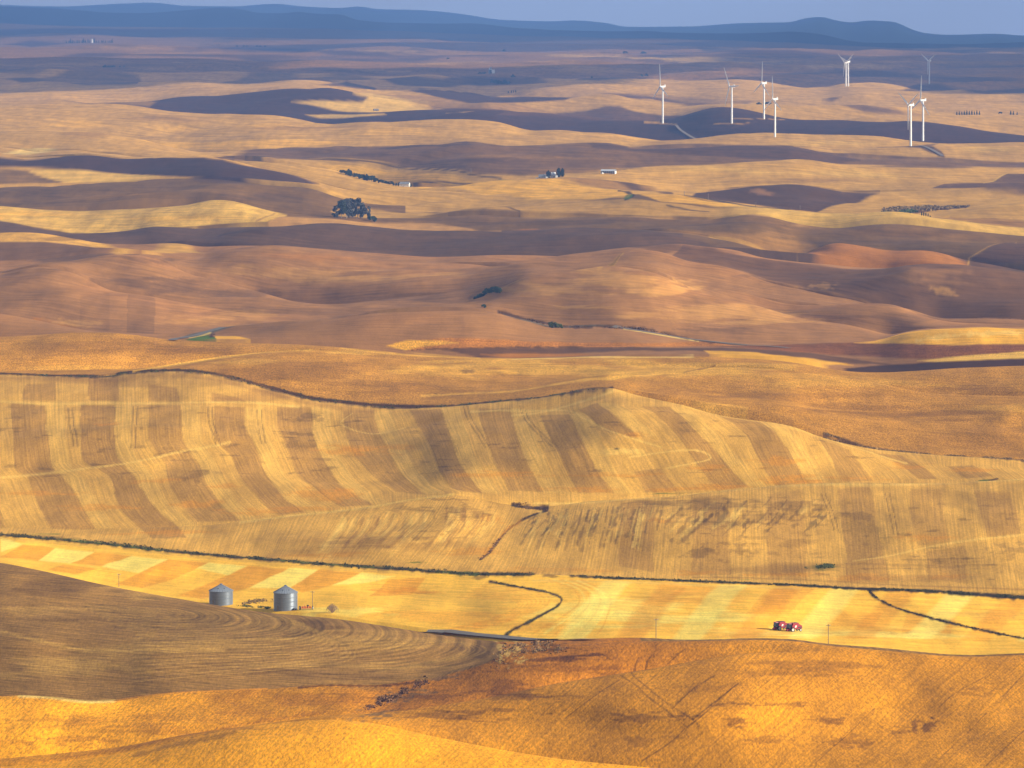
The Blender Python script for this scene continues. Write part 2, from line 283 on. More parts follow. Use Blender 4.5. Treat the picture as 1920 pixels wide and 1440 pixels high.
# ------------------------------------------------------------------ field colours (crop and soil; dune tones also carry painted light and shade)
K = 0.80
PAL = {n: srgb(*c, K) for n, c in dict(
 gold=(238,178,44), gold2=(214,158,46), rust=(192,136,48), rustdark=(118,78,32), plough=(164,130,86), ploughdark=(122,94,66), ploughlight=(202,166,110),
 yellow=(248,200,100), yellowlight=(255,230,156), yellowdark=(228,164,58), straw=(216,174,104), strawlight=(232,196,128), strawdark=(172,132,82), ochre=(214,156,56),
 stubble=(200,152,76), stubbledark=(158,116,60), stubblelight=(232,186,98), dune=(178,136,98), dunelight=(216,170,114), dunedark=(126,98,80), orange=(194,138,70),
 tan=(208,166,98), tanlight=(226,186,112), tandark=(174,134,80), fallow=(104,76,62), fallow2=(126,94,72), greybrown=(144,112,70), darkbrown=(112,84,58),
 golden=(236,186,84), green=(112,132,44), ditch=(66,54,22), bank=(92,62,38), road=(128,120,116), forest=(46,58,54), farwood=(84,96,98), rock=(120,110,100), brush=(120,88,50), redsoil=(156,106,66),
 pale=(240,210,150)).items()}
for n_, c_ in PAL.items():
    c_ = c_ * np.array([1.0, 1.045, .86]); l_ = c_ @ np.array([.3, .6, .1]); PAL[n_] = np.clip(.45 * (np.clip(c_, .001, 1) / .45) ** 1.42, .004, .9)
C = np.zeros((NR, NX, 3)); TEX = np.zeros((NR, NX, 3))   # TEX: mottle, row streaks, speckle
ROWU = np.zeros((NR, NX)); 
base = { # band -> colour, (mottle, streak, speckle)
 'c0':('gold',(.3,.3,.6)),'c0b':('gold',(.35,.5,.6)),'c1':('gold2',(.6,.55,.6)),'c1b':('rust',(.8,.5,.7)),'c2':('plough',(.35,1.0,.35)),'c3':('yellow',(.5,.35,.15)),
 'c4':('straw',(.6,.5,.25)),'c5':('straw',(.5,.45,.25)),'c6':('stubble',(.5,.35,.75)),'c6b':('stubble',(.5,.35,.75)),'c7':('dune',(.3,.35,.15)),
 'c10':('dune',(.35,.45,.08)),'c11':('dune',(.35,.5,.08)),'c12':('dune',(.35,.5,.08)),'c13':('dune',(.35,.45,.08)),'c14':('dunedark',(.35,.4,.1)),'c15':('greybrown',(.4,.45,.15)),
 'c16':('greybrown',(.4,.5,.15)),'c17':('tan',(.4,.45,.12)),'c18':('tan',(.4,.45,.12)),'c19':('tan',(.4,.5,.12)),'c20':('tan',(.4,.6,.12)),'c21':('fallow',(.35,.4,.1)),
 'c22':('tan',(.4,.5,.1)),'c23':('tan',(.4,.5,.1)),'c24':('tandark',(.5,.5,.1)),'c25':('tandark',(.5,.5,.1)),'c26':('tandark',(.5,.4,.1)),'c27':('greybrown',(.5,.3,.1)),
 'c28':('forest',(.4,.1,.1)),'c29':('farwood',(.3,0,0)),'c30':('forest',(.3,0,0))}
for k in range(NC):
    m = VB == k; nm, tx = base[NAMES[k]]
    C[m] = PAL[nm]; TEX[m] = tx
# row coordinate: follows the ridge lines
ROWU[:] = VY + 0.0
JX = VX + 2.2 * fbm(VX / 26, VY / 26, 3, 3) * np.interp(VY, [0, 300, 1000], [.3, .6, 1.6])
JY = VY + 1.6 * fbm(VX / 40, VY / 14, 4, 3) * np.interp(VY, [0, 300, 1000], [.2, .6, 1.6])
def inside(pts, X, Y, w=1.25):
    """soft-edged parity test along each column"""
    p = np.array(pts, float); par = np.ones(X.shape); n = len(p)
    for i in range(n):
        (x0, y0), (x1, y1) = p[i], p[(i + 1) % n]
        if x0 == x1: continue
        c = (X < x0) != (X < x1)
        s_ = np.clip(.5 + (Y - (y0 + (y1 - y0) * (X - x0) / (x1 - x0))) / (2 * w), 0, 1)
        par = np.where(c, par * (1 - 2 * s_), par)
    return (1 - par) / 2
def sub(x0, x1, y0, y1):
    """rows and columns that can touch the box"""
    ci = np.where((XC >= x0) & (XC <= x1))[0]
    if not len(ci): return None
    cs = slice(ci[0], ci[-1] + 1)
    ok = ((VY[:, cs] >= y0) & (VY[:, cs] <= y1)).any(1)
    ri = np.where(ok)[0]
    if not len(ri): return None
    return slice(ri[0], ri[-1] + 1), cs
def poly(colr, pts, tex=None, a=1.0, bands=None):
    p = np.array(pts, float)
    s_ = sub(p[:, 0].min() - 6, p[:, 0].max() + 6, p[:, 1].min() - 6, p[:, 1].max() + 6)
    if s_ is None: return
    m = inside(pts, JX[s_], JY[s_])
    if bands is not None: m = m * np.isin(VB[s_], [KI[b] for b in bands])
    cc = PAL[colr] if isinstance(colr, str) else colr
    ma = (m * a)[..., None]; C[s_] = C[s_] * (1 - ma) + cc * ma
    if tex is not None: TEX[s_] = TEX[s_] * (1 - m[..., None]) + np.array(tex) * m[..., None]
def dist_line(pts, X, Y, sy=1.0):
    d = np.full(X.shape, 1e9)
    for (x0, y0), (x1, y1) in zip(pts[:-1], pts[1:]):
        vx, vy = x1 - x0, (y1 - y0) * sy; L = vx * vx + vy * vy + 1e-9
        t = np.clip(((X - x0) * vx + (Y - y0) * sy * vy) / L, 0, 1)
        d = np.minimum(d, np.hypot(X - x0 - t * vx, (Y - y0) * sy - t * vy))
    return d
def line(colr, pts, w, a=1.0, rough=0.0, bands=None):
    pts = curve(pts)
    p = np.array(pts, float)
    s_ = sub(p[:, 0].min() - w * 3 - 4, p[:, 0].max() + w * 3 + 4, p[:, 1].min() - w * 3 - 4, p[:, 1].max() + w * 3 + 4)
    if s_ is None: return
    X, Y = VX[s_], VY[s_]
    d = dist_line(pts, X, Y)
    ww = w * (1 + rough * 2 * fbm(X / 9, Y / 9, 8, 3))
    m = a * np.clip(1.5 - d / np.maximum(ww, .3), 0, 1)
    if bands is not None: m = m * np.isin(VB[s_], [KI[b] for b in bands])
    cc = PAL[colr] if isinstance(colr, str) else colr
    C[s_] = C[s_] * (1 - m[..., None]) + cc * m[..., None]
def blob(colr, cx, cy, rx, ry, a=.6, n=1.0, bands=None):
    s_ = sub(cx - 2.2 * rx, cx + 2.2 * rx, cy - 2.2 * ry, cy + 2.2 * ry)
    if s_ is None: return
    X, Y = VX[s_], VY[s_]
    r = np.hypot((X - cx) / rx, (Y - cy) / ry) + n * fbm(X / rx * 2.2, Y / ry * 2.2, int(cx) % 97, 4)
    m = a * smooth(1.0, .35, r)
    if bands is not None: m = m * np.isin(VB[s_], [KI[b] for b in bands])
    cc = PAL[colr] if isinstance(colr, str) else colr
    C[s_] = C[s_] * (1 - m[..., None]) + cc * m[..., None]
def curve(pts, n=6):
    """round off a traced line"""
    if len(pts) < 3: return list(pts)
    p = np.array(pts, float); out = []
    for i in range(len(p) - 1):
        a, b = p[max(i - 1, 0)], p[i]; c, d = p[i + 1], p[min(i + 2, len(p) - 1)]
        for j in range(n):
            t = j / n
            out.append(tuple(0.5 * ((2*b) + (c-a)*t + (2*a-5*b+4*c-d)*t*t + (3*b-a-3*c+d)*t**3)))
    out.append(tuple(p[-1])); return out
def stripe(colr, L, R, tex=None, a=1.0, bands=None):
    poly(colr, curve(L) + curve(R)[::-1], tex, a, bands)
#@FIELDS
# ---- foreground
FG = ('c0', 'c0b', 'c1', 'c1b')
mm = smooth(760, 1000, VX) * (VB <= KI['c1']) * (VB >= KI['c1']); C[:] = C * (1 - mm[..., None]) + PAL['gold2'] * mm[..., None] * .93
mm = (VB == KI['c1b']) * smooth(1150, 1500, VX); C[:] = C * (1 - mm[..., None]) + (PAL['gold2'] * .95) * mm[..., None]
mm = (VB == KI['c1b']) * smooth(760, 560, VX); C[:] = C * (1 - mm[..., None]) + PAL['gold2'] * mm[..., None]
mm = (VB == KI['c1b']) * smooth(450, 200, VX); C[:] = C * (1 - mm[..., None]) + PAL['gold'] * mm[..., None]
for cx, cy, rx, ry, a in [(1010,1232,90,16,.7),(1060,1228,60,9,.6),(900,1300,150,22,.5),(880,1345,120,14,.5),(990,1310,70,5,.5),(700,1312,90,8,.4),(820,1350,70,10,.5),(1050,1255,120,10,.4),
                          (1190,1345,50,12,.5),(1380,1320,45,7,.6),(1470,1322,60,5,.5),(1380,1355,30,8,.6),(1560,1352,35,8,.6),(1735,1362,26,12,.7),(1600,1390,40,12,.5),(1280,1345,30,6,.5),(1680,1370,30,8,.5),(1200,1390,60,14,.35),(1430,1390,40,8,.4),(1830,1300,40,10,.3),(1500,1255,120,14,.4),(1330,1290,80,9,.3)]:
    blob('rustdark', cx, cy, rx, ry, a, 1.6)
for cx, cy, rx, ry in [(1000,1215,40,6),(770,1300,40,10),(740,1315,25,8),(960,1212,20,10),(705,1345,40,8),(830,1270,30,6)]:
    blob('rock', cx, cy, rx, ry, .6, 2.2)
blob('pale', 965, 1225, 25, 14, .5, 2.4)
for pts in [[(1162,1270),(1185,1282),(1215,1308),(1245,1330),(1288,1365)],[(1184,1266),(1210,1288),(1245,1315),(1280,1338),(1305,1355),(1309,1368)],
            [(1288,1365),(1320,1340),(1350,1310),(1378,1286)],[(1300,1350),(1330,1325),(1360,1300),(1385,1282)],[(1284,1367),(1268,1384),(1240,1405),(1205,1427)],
            [(1190,1262),(1192,1245),(1198,1232)],[(1210,1257),(1214,1240),(1222,1228)],[(1260,1330),(1300,1292),(1340,1268)],[(1250,1246),(1270,1228),(1285,1216)],
            [(1060,1350),(1120,1305),(1160,1278)],[(1760,1330),(1790,1305),(1830,1280),(1850,1268)],[(1750,1436),(1795,1390),(1850,1340)],[(1880,1310),(1920,1262)],[(1850,1436),(1920,1370)],[(1530,1430),(1640,1330)]]:
    line(PAL['rustdark'] * .6, pts, 1.35 if pts[0][0] < 1420 and pts[0][0] > 1100 else .8, .6, .5)
line('rustdark', [(250,1420),(320,1400),(400,1385),(440,1374)], 4, .5, .6); line('rust', [(80,1428),(220,1408),(360,1378),(480,1355),(600,1340)], 2.5, .6, .8)
blob('rust', 240, 1352, 160, 10, .5, 2); blob('rust', 120, 1392, 90, 8, .6, 2); blob('rust', 560, 1320, 160, 22, .6, 1.4); blob('rust', 330, 1372, 140, 10, .5, 2)
line('pale', [(35,1310),(90,1313),(160,1321),(215,1320)], 2.5, .9); line('yellowdark', [(215,1320),(300,1307),(400,1301),(500,1296)], 1.6, .8)
line('rustdark', [(560,1293),(620,1288),(700,1287),(790,1277)], 2.2, .8, .6)
blob('tandark', 690, 1293, 90, 5, .6, .8)
poly('rust', [(936,1240),(938,1225),(928,1212),(945,1203),(1200,1196),(1200,1215),(1000,1235)], (.6,.3,.7), 1, ('c2','c1b')); poly('plough', [(780,1278),(870,1256),(915,1241),(934,1228),(936,1218),(926,1207),(880,1196),(780,1190)], (.35,1,.35), 1, ('c1b','c2'))
blob('rock', 965, 1214, 26, 6, .6, 2.0); blob('pale', 962, 1222, 16, 10, .5, 2.4); line('pale', [(936,1238),(941,1226),(936,1214)], 2.5, .5, .9); blob('rustdark', 1040, 1216, 60, 6, .6, 1.6)
# ---- ploughed field
for cx, cy, rx, ry, a, c in [(120,1090,220,28,.5,'ploughdark'),(330,1165,260,16,.55,'ploughdark'),(560,1180,70,22,.5,'ploughdark'),(480,1255,120,14,.6,'ploughdark'),(640,1270,140,10,.4,'ploughdark'),(900,1215,40,22,.6,'ploughdark'),
                           (330,1110,150,14,.4,'ploughlight'),(120,1250,200,30,.45,'ploughlight'),(330,1210,220,16,.4,'ploughlight'),(650,1200,180,16,.35,'ploughlight'),(60,1140,110,10,.3,'ploughlight'),(640,1250,200,8,.35,'ploughlight'),(720,1215,120,12,.3,'ploughlight')]:
    blob(c, cx, cy, rx, ry, a, .9, ('c2',))
line('ploughlight', [(0,1180),(60,1195),(150,1215),(260,1222),(420,1222)], 3, .5, .5, ('c2',))
for i in range(26):   # turning swaths
    o = i * 5.2
    line('ploughdark' if i % 2 else 'ploughlight', [(150 + o, 1130 + o*.55), (330 + o * .9, 1143 + o * .42), (470 + o * .8, 1150 + o * .3), (545 + o * .75, 1163 + o * .35), (560 + o*.8, 1183 + o * .45), (480 + o * .4, 1196 + o * .5), (250, 1188 + o * .75)], 1.2 + (i % 3) * .5, .30, .6, ('c2',))
for i in range(9):
    o = i * 7
    line('ploughdark' if i % 2 else 'ploughlight', [(640, 1205 + o * .6), (780 + o, 1203 + o * .1), (890 - o * .3, 1212 + o * .1), (900 - o, 1228 + o * .1), (760 - o, 1250 + o * .2)], 1.3, .3, .6, ('c2',))
# ---- valley floor
VAL = ('c3',)
for pts in [[(43,1017),(103,1023),(70,1047),(-5,1040)],[(177,1030),(247,1037),(190,1058),(133,1053)],[(120,1055),(183,1062),(140,1075),(90,1067)],[(317,1043),(390,1050),(370,1060),(333,1077),(267,1100),(215,1094),(260,1070)],
            [(463,1057),(540,1063),(467,1097),(377,1120),(333,1113),(427,1073)],[(600,1065),(680,1072),(620,1095),(565,1108),(545,1098)],[(730,1085),(800,1080),(770,1115),(690,1120)],
            [(1290,1096),(1380,1101),(1330,1122),(1250,1118)],[(1440,1108),(1530,1106),(1480,1152),(1400,1150)],[(1560,1148),(1655,1150),(1640,1176),(1550,1172)],[(1700,1150),(1790,1160),(1780,1190),(1690,1185)]]:
    poly('yellowdark', pts, None, .62 if pts[0][0] < 850 else .4, VAL)
for pts in [[(103,1023),(177,1030),(133,1053),(70,1047)],[(247,1037),(317,1043),(260,1070),(190,1058)],[(390,1050),(463,1057),(427,1073),(370,1060)],[(540,1063),(600,1065),(545,1098),(467,1097)],[(0,1005),(43,1017),(0,1030)],[(680,1072),(740,1078),(690,1090),(620,1095)]]:
    poly('yellowlight', pts, None, .62, VAL)
for cx, cy, rx, ry, c, a in [(760,1107,70,10,'yellowdark',.7),(1250,1165,200,18,'yellowlight',.5),(900,1110,120,14,'yellow',.6),(1150,1150,160,20,'yellowlight',.4),(1620,1190,250,14,'yellowlight',.5),(1400,1190,220,8,'straw',.5),(1720,1185,60,7,'straw',.8),(1000,1180,120,8,'ochre',.4),(850,1160,140,18,'yellowdark',.4),(1850,1150,90,14,'straw',.5),(650,1150,90,12,'yellowlight',.4),(1120,1130,50,18,'yellowlight',.4),(1500,1180,220,6,'yellowdark',.3),(1340,1130,130,8,'yellowdark',.35)]:
    blob(c, cx, cy, rx, ry, a, 1.1, VAL)
for i in range(8):
    o = i * 9
    line('yellowdark', [(920 - o, 1088 + o * .5), (1000 - o, 1105 + o * .35), (1030 - o * .9, 1130 + o * .12), (985 - o, 1160 + o * .1), (900 - o, 1185)], 1.4, .4, .5, VAL)
for i in range(7):
    o = i * 10
    line('yellowlight' if i % 2 else 'yellowdark', [(1030 + o, 1085), (1075 + o, 1105 + o * .1), (1085 + o, 1135), (1050 + o * 1.4, 1165 + o * .1), (1000 + o * 2, 1190)], 1.5, .4, .5, VAL)
for i in range(16):
    yy = 1080 + i * 8
    line('yellowdark', [(1000 + i*17, yy), (1400, yy + 16 + i), (1920, yy + 32)], 1.0, .25, .8, VAL)
for i_ in range(9):
    x0 = 1060 + i_ * 108
    for e_ in (0, 4, 8): poly('yellowdark' if i_ % 2 else 'yellowlight', [(x0 + 70 + e_, 1086 + i_ * 4), (x0 + 128 - e_, 1089 + i_ * 4), (x0 + 40 - e_, 1200), (x0 - 20 + e_, 1200)], None, .2, VAL)
# creek and ditches
line('straw', [(0,1006),(200,1021),(400,1041),(600,1061),(800,1075)], 3, .5, .4)
for pts, w in [([(-500,975),(0,1000),(200,1016),(400,1036),(600,1055),(800,1069),(880,1075),(950,1074),(1000,1075)], 3.2), ([(1070,1077),(1300,1088),(1500,1098),(1620,1108),(1750,1113),(1920,1122),(2200,1136),(2600,1150)], 2.4), ([(1500,1098),(1620,1108),(1750,1113),(1920,1122),(2200,1136),(2600,1150)], 3.4)]:
    line('ditch', pts, w, .95, .5)
line('green', [(120,1008),(300,1026)], 1.6, .7, .6); line('green', [(520,1048),(700,1063)], 1.4, .6, .6); line('green', [(820,1071),(900,1076)], 2.5, .8, .6)
for pts in [[(920,1088),(980,1101),(1030,1114),(1053,1126),(1040,1144),(1000,1168),(962,1186),(946,1196)], [(1630,1112),(1640,1124),(1680,1142),(1740,1158),(1820,1175),(1920,1194)], [(900,1050),(925,1030),(950,1000),(985,972),(1025,955)], [(960,946),(1000,950),(1028,950)]]:
    line('ditch', pts, 2.2, .95, .6)
line('ochre', [(905,1044),(928,1022),(950,998),(975,980)], 4, .6, .8)
poly('bank', [(962,945),(1000,947),(1030,944),(1026,958),(1005,952)], None, .9)
for cx, cy, rx, ry in [(80,1000,45,2.2),(1540,1062,36,8),(1850,908,22,3),(1400,1085,25,1.8),(1250,925,40,1.5),(780,1054,20,2)]:
    blob('green', cx, cy, rx, ry, .9, .7)
line('bank', [(1855,908),(1870,904)], 2.0, .8)
blob('ploughdark', 1032, 1077, 20, 4, .7, .8); blob('bank', 900, 1081, 25, 4, .6, .8)
# ---- striped hills
ST = ('c4', 'c5')
def warm(cx, cy, rx, ry, c='ochre', a=.5): blob(c, cx, cy, rx, ry, a, 1.2, ST)
SD = (.5, .5, .3)
STRIPES = [
 ([(20,757),(24,820),(30,870),(52,890),(67,940),(95,990)], [(85,757),(88,820),(100,870),(120,890),(150,940),(178,992)]),
 ([(150,757),(151,830),(160,862),(203,890),(220,940),(250,980),(285,1010)], [(215,757),(215,820),(222,855),(250,890),(280,940),(320,980),(352,1008)]),
 ([(278,757),(278,800),(281,830),(308,870),(318,910),(350,960),(370,985)], [(340,757),(342,800),(347,835),(372,870),(388,910),(415,950),(450,983)]),
 ([(402,757),(402,800),(405,830),(430,855),(450,900),(475,930),(520,973)], [(460,757),(462,810),(480,845),(500,890),(525,930),(572,968)]),
 ([(518,757),(520,800),(535,840),(560,890),(600,930),(640,957)], [(585,758),(590,830),(610,870),(650,920),(700,952)]),
 ([(642,765),(645,800),(660,850),(700,890),(740,925)], [(700,765),(712,810),(735,860),(770,905),(800,930)]),
 ([(768,765),(790,810),(815,860),(840,910),(870,925)], [(828,765),(845,820),(865,870),(905,927)]),
 ([(897,765),(905,800),(925,860),(955,920)], [(957,765),(967,810),(985,860),(1020,923)]),
 ([(1013,772),(1030,820),(1060,880),(1083,922)], [(1068,772),(1097,840),(1125,890),(1152,922)]),
 ([(1085,762),(1105,785),(1140,815),(1190,826)], [(1120,748),(1150,780),(1185,812),(1200,824)]),
 ([(1187,883),(1212,922)], [(1240,880),(1272,922)]),
 ([(1200,756),(1250,800),(1290,850),(1325,900),(1350,922)], [(1255,758),(1310,820),(1350,860),(1400,917)]),
 ([(1352,780),(1400,822),(1425,870),(1455,918)], [(1425,788),(1465,830),(1490,870),(1515,914)]),
 ([(1535,826),(1560,870),(1578,912)], [(1590,850),(1615,880),(1640,910)]),
 ([(1640,854),(1690,880),(1720,905)], [(1690,858),(1730,880),(1757,905)]),
 ([(1775,877),(1808,905)], [(1825,874),(1862,898)]),
 ([(50,722),(40,752)], [(103,718),(103,751)]), ([(167,714),(166,750)], [(220,712),(224,749)]), ([(277,716),(278,748)], [(330,722),(338,747)]), ([(397,730),(398,747)], [(453,741),(460,748)]),
 ([(1573,924),(1575,960),(1580,1000),(1586,1040),(1588,1092)], [(1632,920),(1640,960),(1645,990),(1658,1040),(1668,1096)]),
 ([(1706,927),(1710,975),(1722,1020)], [(1764,924),(1772,970),(1783,1013)]), ([(1737,1031),(1740,1088)], [(1808,1018),(1817,1098)]),
 ([(1827,927),(1840,970),(1852,1005)], [(1895,927),(1905,960),(1915,998)]),
 ([(1297,937),(1297,1075)], [(1365,932),(1367,980),(1370,1075)]), ([(1440,932),(1440,1085)], [(1505,924),(1510,980),(1513,1090)]),
 ([(-40,760),(-36,850),(-20,900),(0,950),(10,985)], [(-100,760),(-95,850),(-70,900),(-50,950),(-40,985)]),
 ([(1165,945),(1160,1060)], [(1225,942),(1225,1070)]),
]
for i_, (L, R) in enumerate(STRIPES):
    al = .56 + .05 * math.sin(i_ * 2.3) if i_ < 20 else .42 + .08 * math.sin(i_ * 1.7)
    stripe('strawdark', L, R, SD, al, ST)
    if i_ < 14 and len(L) > 3:   # paler swath on the right half of each stubble strip
        n_ = STRIPES[i_ + 1][0]; poly('strawlight', curve(R) + [(x + 34, y) for x, y in curve(R)][::-1], None, .22, ST)
for cx, cy, rx, ry in [(200,800,30,6),(700,848,90,8),(640,852,60,6),(600,930,60,14),(640,930,40,16),(300,905,50,5),(420,915,30,6),(380,950,60,10),(480,965,60,8),(80,925,80,6),(180,950,80,6),(560,960,60,8),(1190,822,30,6),(1330,880,40,10),(1340,915,70,6),(1480,905,60,8),(1500,912,60,5),(930,890,90,6),(1080,916,80,5),(1150,890,100,4),(1260,918,70,4),(1700,880,50,8),(1820,885,50,6),(1600,905,60,4),(1460,870,50,10),(1300,1070,60,6),(1460,1075,70,6),(1620,1085,70,8),(1730,1005,50,8),(1780,1080,60,5),(300,1000,120,5),(930,975,40,12),(1010,1068,120,6),(600,1040,120,6),(880,1035,60,6),(1240,985,30,6)]:
    warm(cx, cy, rx, ry)
# darker scuffs across the stripes
for i in range(150):
    L, R = STRIPES[rng.integers(0, 14)]; y0 = rng.uniform(760, 900); yy = [p[1] for p in L]
    if y0 < min(yy) or y0 > max(yy): continue
    xl = np.interp(y0, yy, [p[0] for p in L]); xr = np.interp(y0, [p[1] for p in R], [p[0] for p in R])
    x0 = rng.uniform(xl - 25, xr + 5); blob('darkbrown', x0, y0, rng.uniform(10, 26), rng.uniform(1.4, 3.0), rng.uniform(.2, .5), .9, ST)
for i in range(60):
    x0, y0 = rng.uniform(1150, 1900), rng.uniform(935, 1090); blob('darkbrown', x0, y0, rng.uniform(8, 24), rng.uniform(1.5, 3.5), rng.uniform(.2, .5), .9, ('c4',))
for i in range(70):   # combed slope right of the creek
    x0 = rng.uniform(1000, 1260); y0 = 955 + (x0 - 1000) * -.03 + rng.uniform(0, 10); l = rng.uniform(25, 85)
    line('darkbrown' if i % 3 else 'strawlight', [(x0, y0), (x0 - 6, y0 + l * .5), (x0 - 26 + (x0 - 1000) * .06, y0 + l)], rng.uniform(.9, 2.2), rng.uniform(.3, .6), 1.2, ('c4',))
for i in range(60):
    x0 = rng.uniform(1260, 1560); y0 = rng.uniform(935, 985); l = rng.uniform(15, 45)
    line('darkbrown' if i % 3 else 'strawlight', [(x0, y0), (x0 - l * .3, y0 + l * .4), (x0 - l * .75, y0 + l * .8)], rng.uniform(1.0, 3.0), rng.uniform(.3, .6), 1.5, ('c4',))
for i in range(80):   # curved combing of the spur left of the creek
    x0 = rng.uniform(640, 930); y0 = 950 + abs(x0 - 850) * .12 + rng.uniform(0, 12); l = rng.uniform(25, 75)
    line('strawdark' if i % 2 else 'strawlight', [(x0, y0), (x0 - l * .25, y0 + l * .45), (x0 - l * .8, y0 + l)] if x0 < 760 else [(x0, y0), (x0 - l * .1, y0 + l * .5), (x0 - l * .55, y0 + l)], rng.uniform(1.0, 2.6), rng.uniform(.2, .5), 1.0, ('c4',))
for cx, cy, rx, ry, a in [(870,960,40,16,.5),(800,1010,30,14,.5),(690,1020,60,14,.45),(790,960,40,8,.5),(850,940,30,4,.6),(560,835,30,20,.5),(575,780,25,14,.5),(365,890,25,18,.5),(1330,950,60,14,.45),(1250,945,60,8,.45),(1490,950,50,14,.5),(1440,975,40,12,.45),(1370,985,60,8,.4),(1315,1035,24,16,.6),(1390,1030,16,14,.5),(1600,970,26,14,.4),(1760,1048,60,5,.5),(1480,1020,60,20,.4),(1900,1030,30,20,.4),(1300,955,60,16,.4),(1700,1060,120,10,.3)]:
    blob('darkbrown', cx, cy, rx * 1.3, ry * .75, a * .8, 1.7, ST)
blob('strawdark', 1480, 1065, 160, 14, .5, .6, ST); blob('strawdark', 1740, 1085, 180, 12, .4, .6, ST); blob('strawdark', 700, 1025, 220, 25, .35, .9, ST); blob('strawdark', 250, 715, 260, 10, .4, .6, ST); blob('strawdark', 480, 738, 120, 12, .5, .6, ST)
# tramlines and light tracks
for pts, w in [([(-40,758),(0,757),(140,754),(300,751),(460,748),(560,757)], 1.8), ([(-40,890),(0,887),(110,878),(230,868),(330,850),(430,836)], 2.0), ([(450,987),(575,972),(700,957),(760,945),(850,931)], 1.8), ([(960,775),(1020,765),(1100,740),(1150,726)], 1.6),
               ([(1280,752),(1350,772),(1480,790),(1560,825),(1640,855),(1700,874)], 2.2), ([(1000,944),(1190,936),(1350,925),(1500,918),(1700,920),(1920,906)], 2.4), ([(1600,1050),(1660,1040),(1740,1022),(1830,1008),(1920,1000)], 1.6), ([(660,770),(640,795),(700,815),(760,800)], 1.0), ([(880,770),(960,768),(1060,762),(1100,790),(1160,820),(1240,845)], 1.6), ([(1180,860),(1300,850),(1330,865),(1250,880)], 1.4)]:
    line('strawlight', pts, min(w, 1.8), .6, .3, ST)
for x0, x1, x2 in [(250,248,240),(390,392,400),(482,484,484),(868,885,905),(975,995,1030),(1540,1555,1565),(1660,1668,1676),(128,130,132)]:
    for dx in (0, 8): line('darkbrown', [(x0 + dx, 762), (x1 + dx, 800), (x2 + dx + 6, 840)] if x0 < 1500 else [(x0 + dx, 932), (x1 + dx, 965), (x2 + dx, 1000)], 1.0, .55, .6, ST)
blob('ditch', 1156, 847, 8, 3, 1, .4, ST); blob('strawlight', 1165, 850, 50, 9, .6, .8, ST)
line('strawlight', [(1000,1086),(1250,1093),(1500,1108)], 2, .5, .4)
line('straw', [(0,995),(200,1011),(400,1030),(600,1049),(800,1063),(1000,1068),(1300,1082),(1500,1090),(1700,1102),(1920,1112)], 4, .55, .5, ('c4',))
line('strawdark', [(1300,1079),(1500,1086),(1700,1100),(1920,1110)], 1.4, .6, .5, ('c4',))
# bank and road above the stripes
line('strawdark', [(0,711),(200,713),(300,704),(400,709),(520,739),(600,756),(700,766)], 3.5, .5, .3, ('c5',))
line('bank', [(-500,700),(0,703),(100,707),(200,708),(230,702),(300,697),(350,697),(400,702),(450,712),(520,731),(580,746),(640,753),(700,758),(780,760),(870,757),(950,751),(1050,741),(1100,731),(1148,724)], 2.0, .9, .45)
line('bank', [(1545,812),(1620,833),(1700,845),(1780,855),(1920,868)], 1.8, .8, .6)
# ---- stubble hills
SB = ('c6', 'c6b')
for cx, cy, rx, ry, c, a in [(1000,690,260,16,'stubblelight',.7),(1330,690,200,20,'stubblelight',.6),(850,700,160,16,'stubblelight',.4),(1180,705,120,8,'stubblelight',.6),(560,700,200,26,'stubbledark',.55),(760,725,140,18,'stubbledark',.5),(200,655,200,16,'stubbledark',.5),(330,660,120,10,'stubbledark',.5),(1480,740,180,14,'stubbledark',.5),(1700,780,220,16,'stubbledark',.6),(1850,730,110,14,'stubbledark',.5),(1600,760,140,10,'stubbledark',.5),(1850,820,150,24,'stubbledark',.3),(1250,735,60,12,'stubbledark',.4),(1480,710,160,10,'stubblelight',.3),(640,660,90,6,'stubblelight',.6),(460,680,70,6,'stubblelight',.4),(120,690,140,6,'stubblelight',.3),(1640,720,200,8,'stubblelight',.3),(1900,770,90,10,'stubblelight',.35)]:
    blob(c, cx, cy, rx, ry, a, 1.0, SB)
line('stubblelight', [(250,698),(300,689),(367,678),(433,668),(500,660),(583,655)], 1.8, .9); line('stubblelight', [(790,742),(870,738),(960,735),(1050,722),(1130,712),(1240,704)], 1.4, .8, .3)
line('stubblelight', [(1130,714),(1230,704),(1300,700),(1330,692),(1345,682)], 1.2, .7, .4); line('stubbledark', [(1280,702),(1320,692),(1340,683)], 1.6, .6, .6); blob('greybrown', 875, 698, 16, 5, .7, .6, SB)
line('pale', [(960,676),(1100,673),(1300,669)], 1.0, .6); line('stubblelight', [(640,652),(760,664),(900,673)], 1.4, .7)
line('stubblelight', [(1280,756),(1340,768),(1400,778)], 2.5, .5, .3)
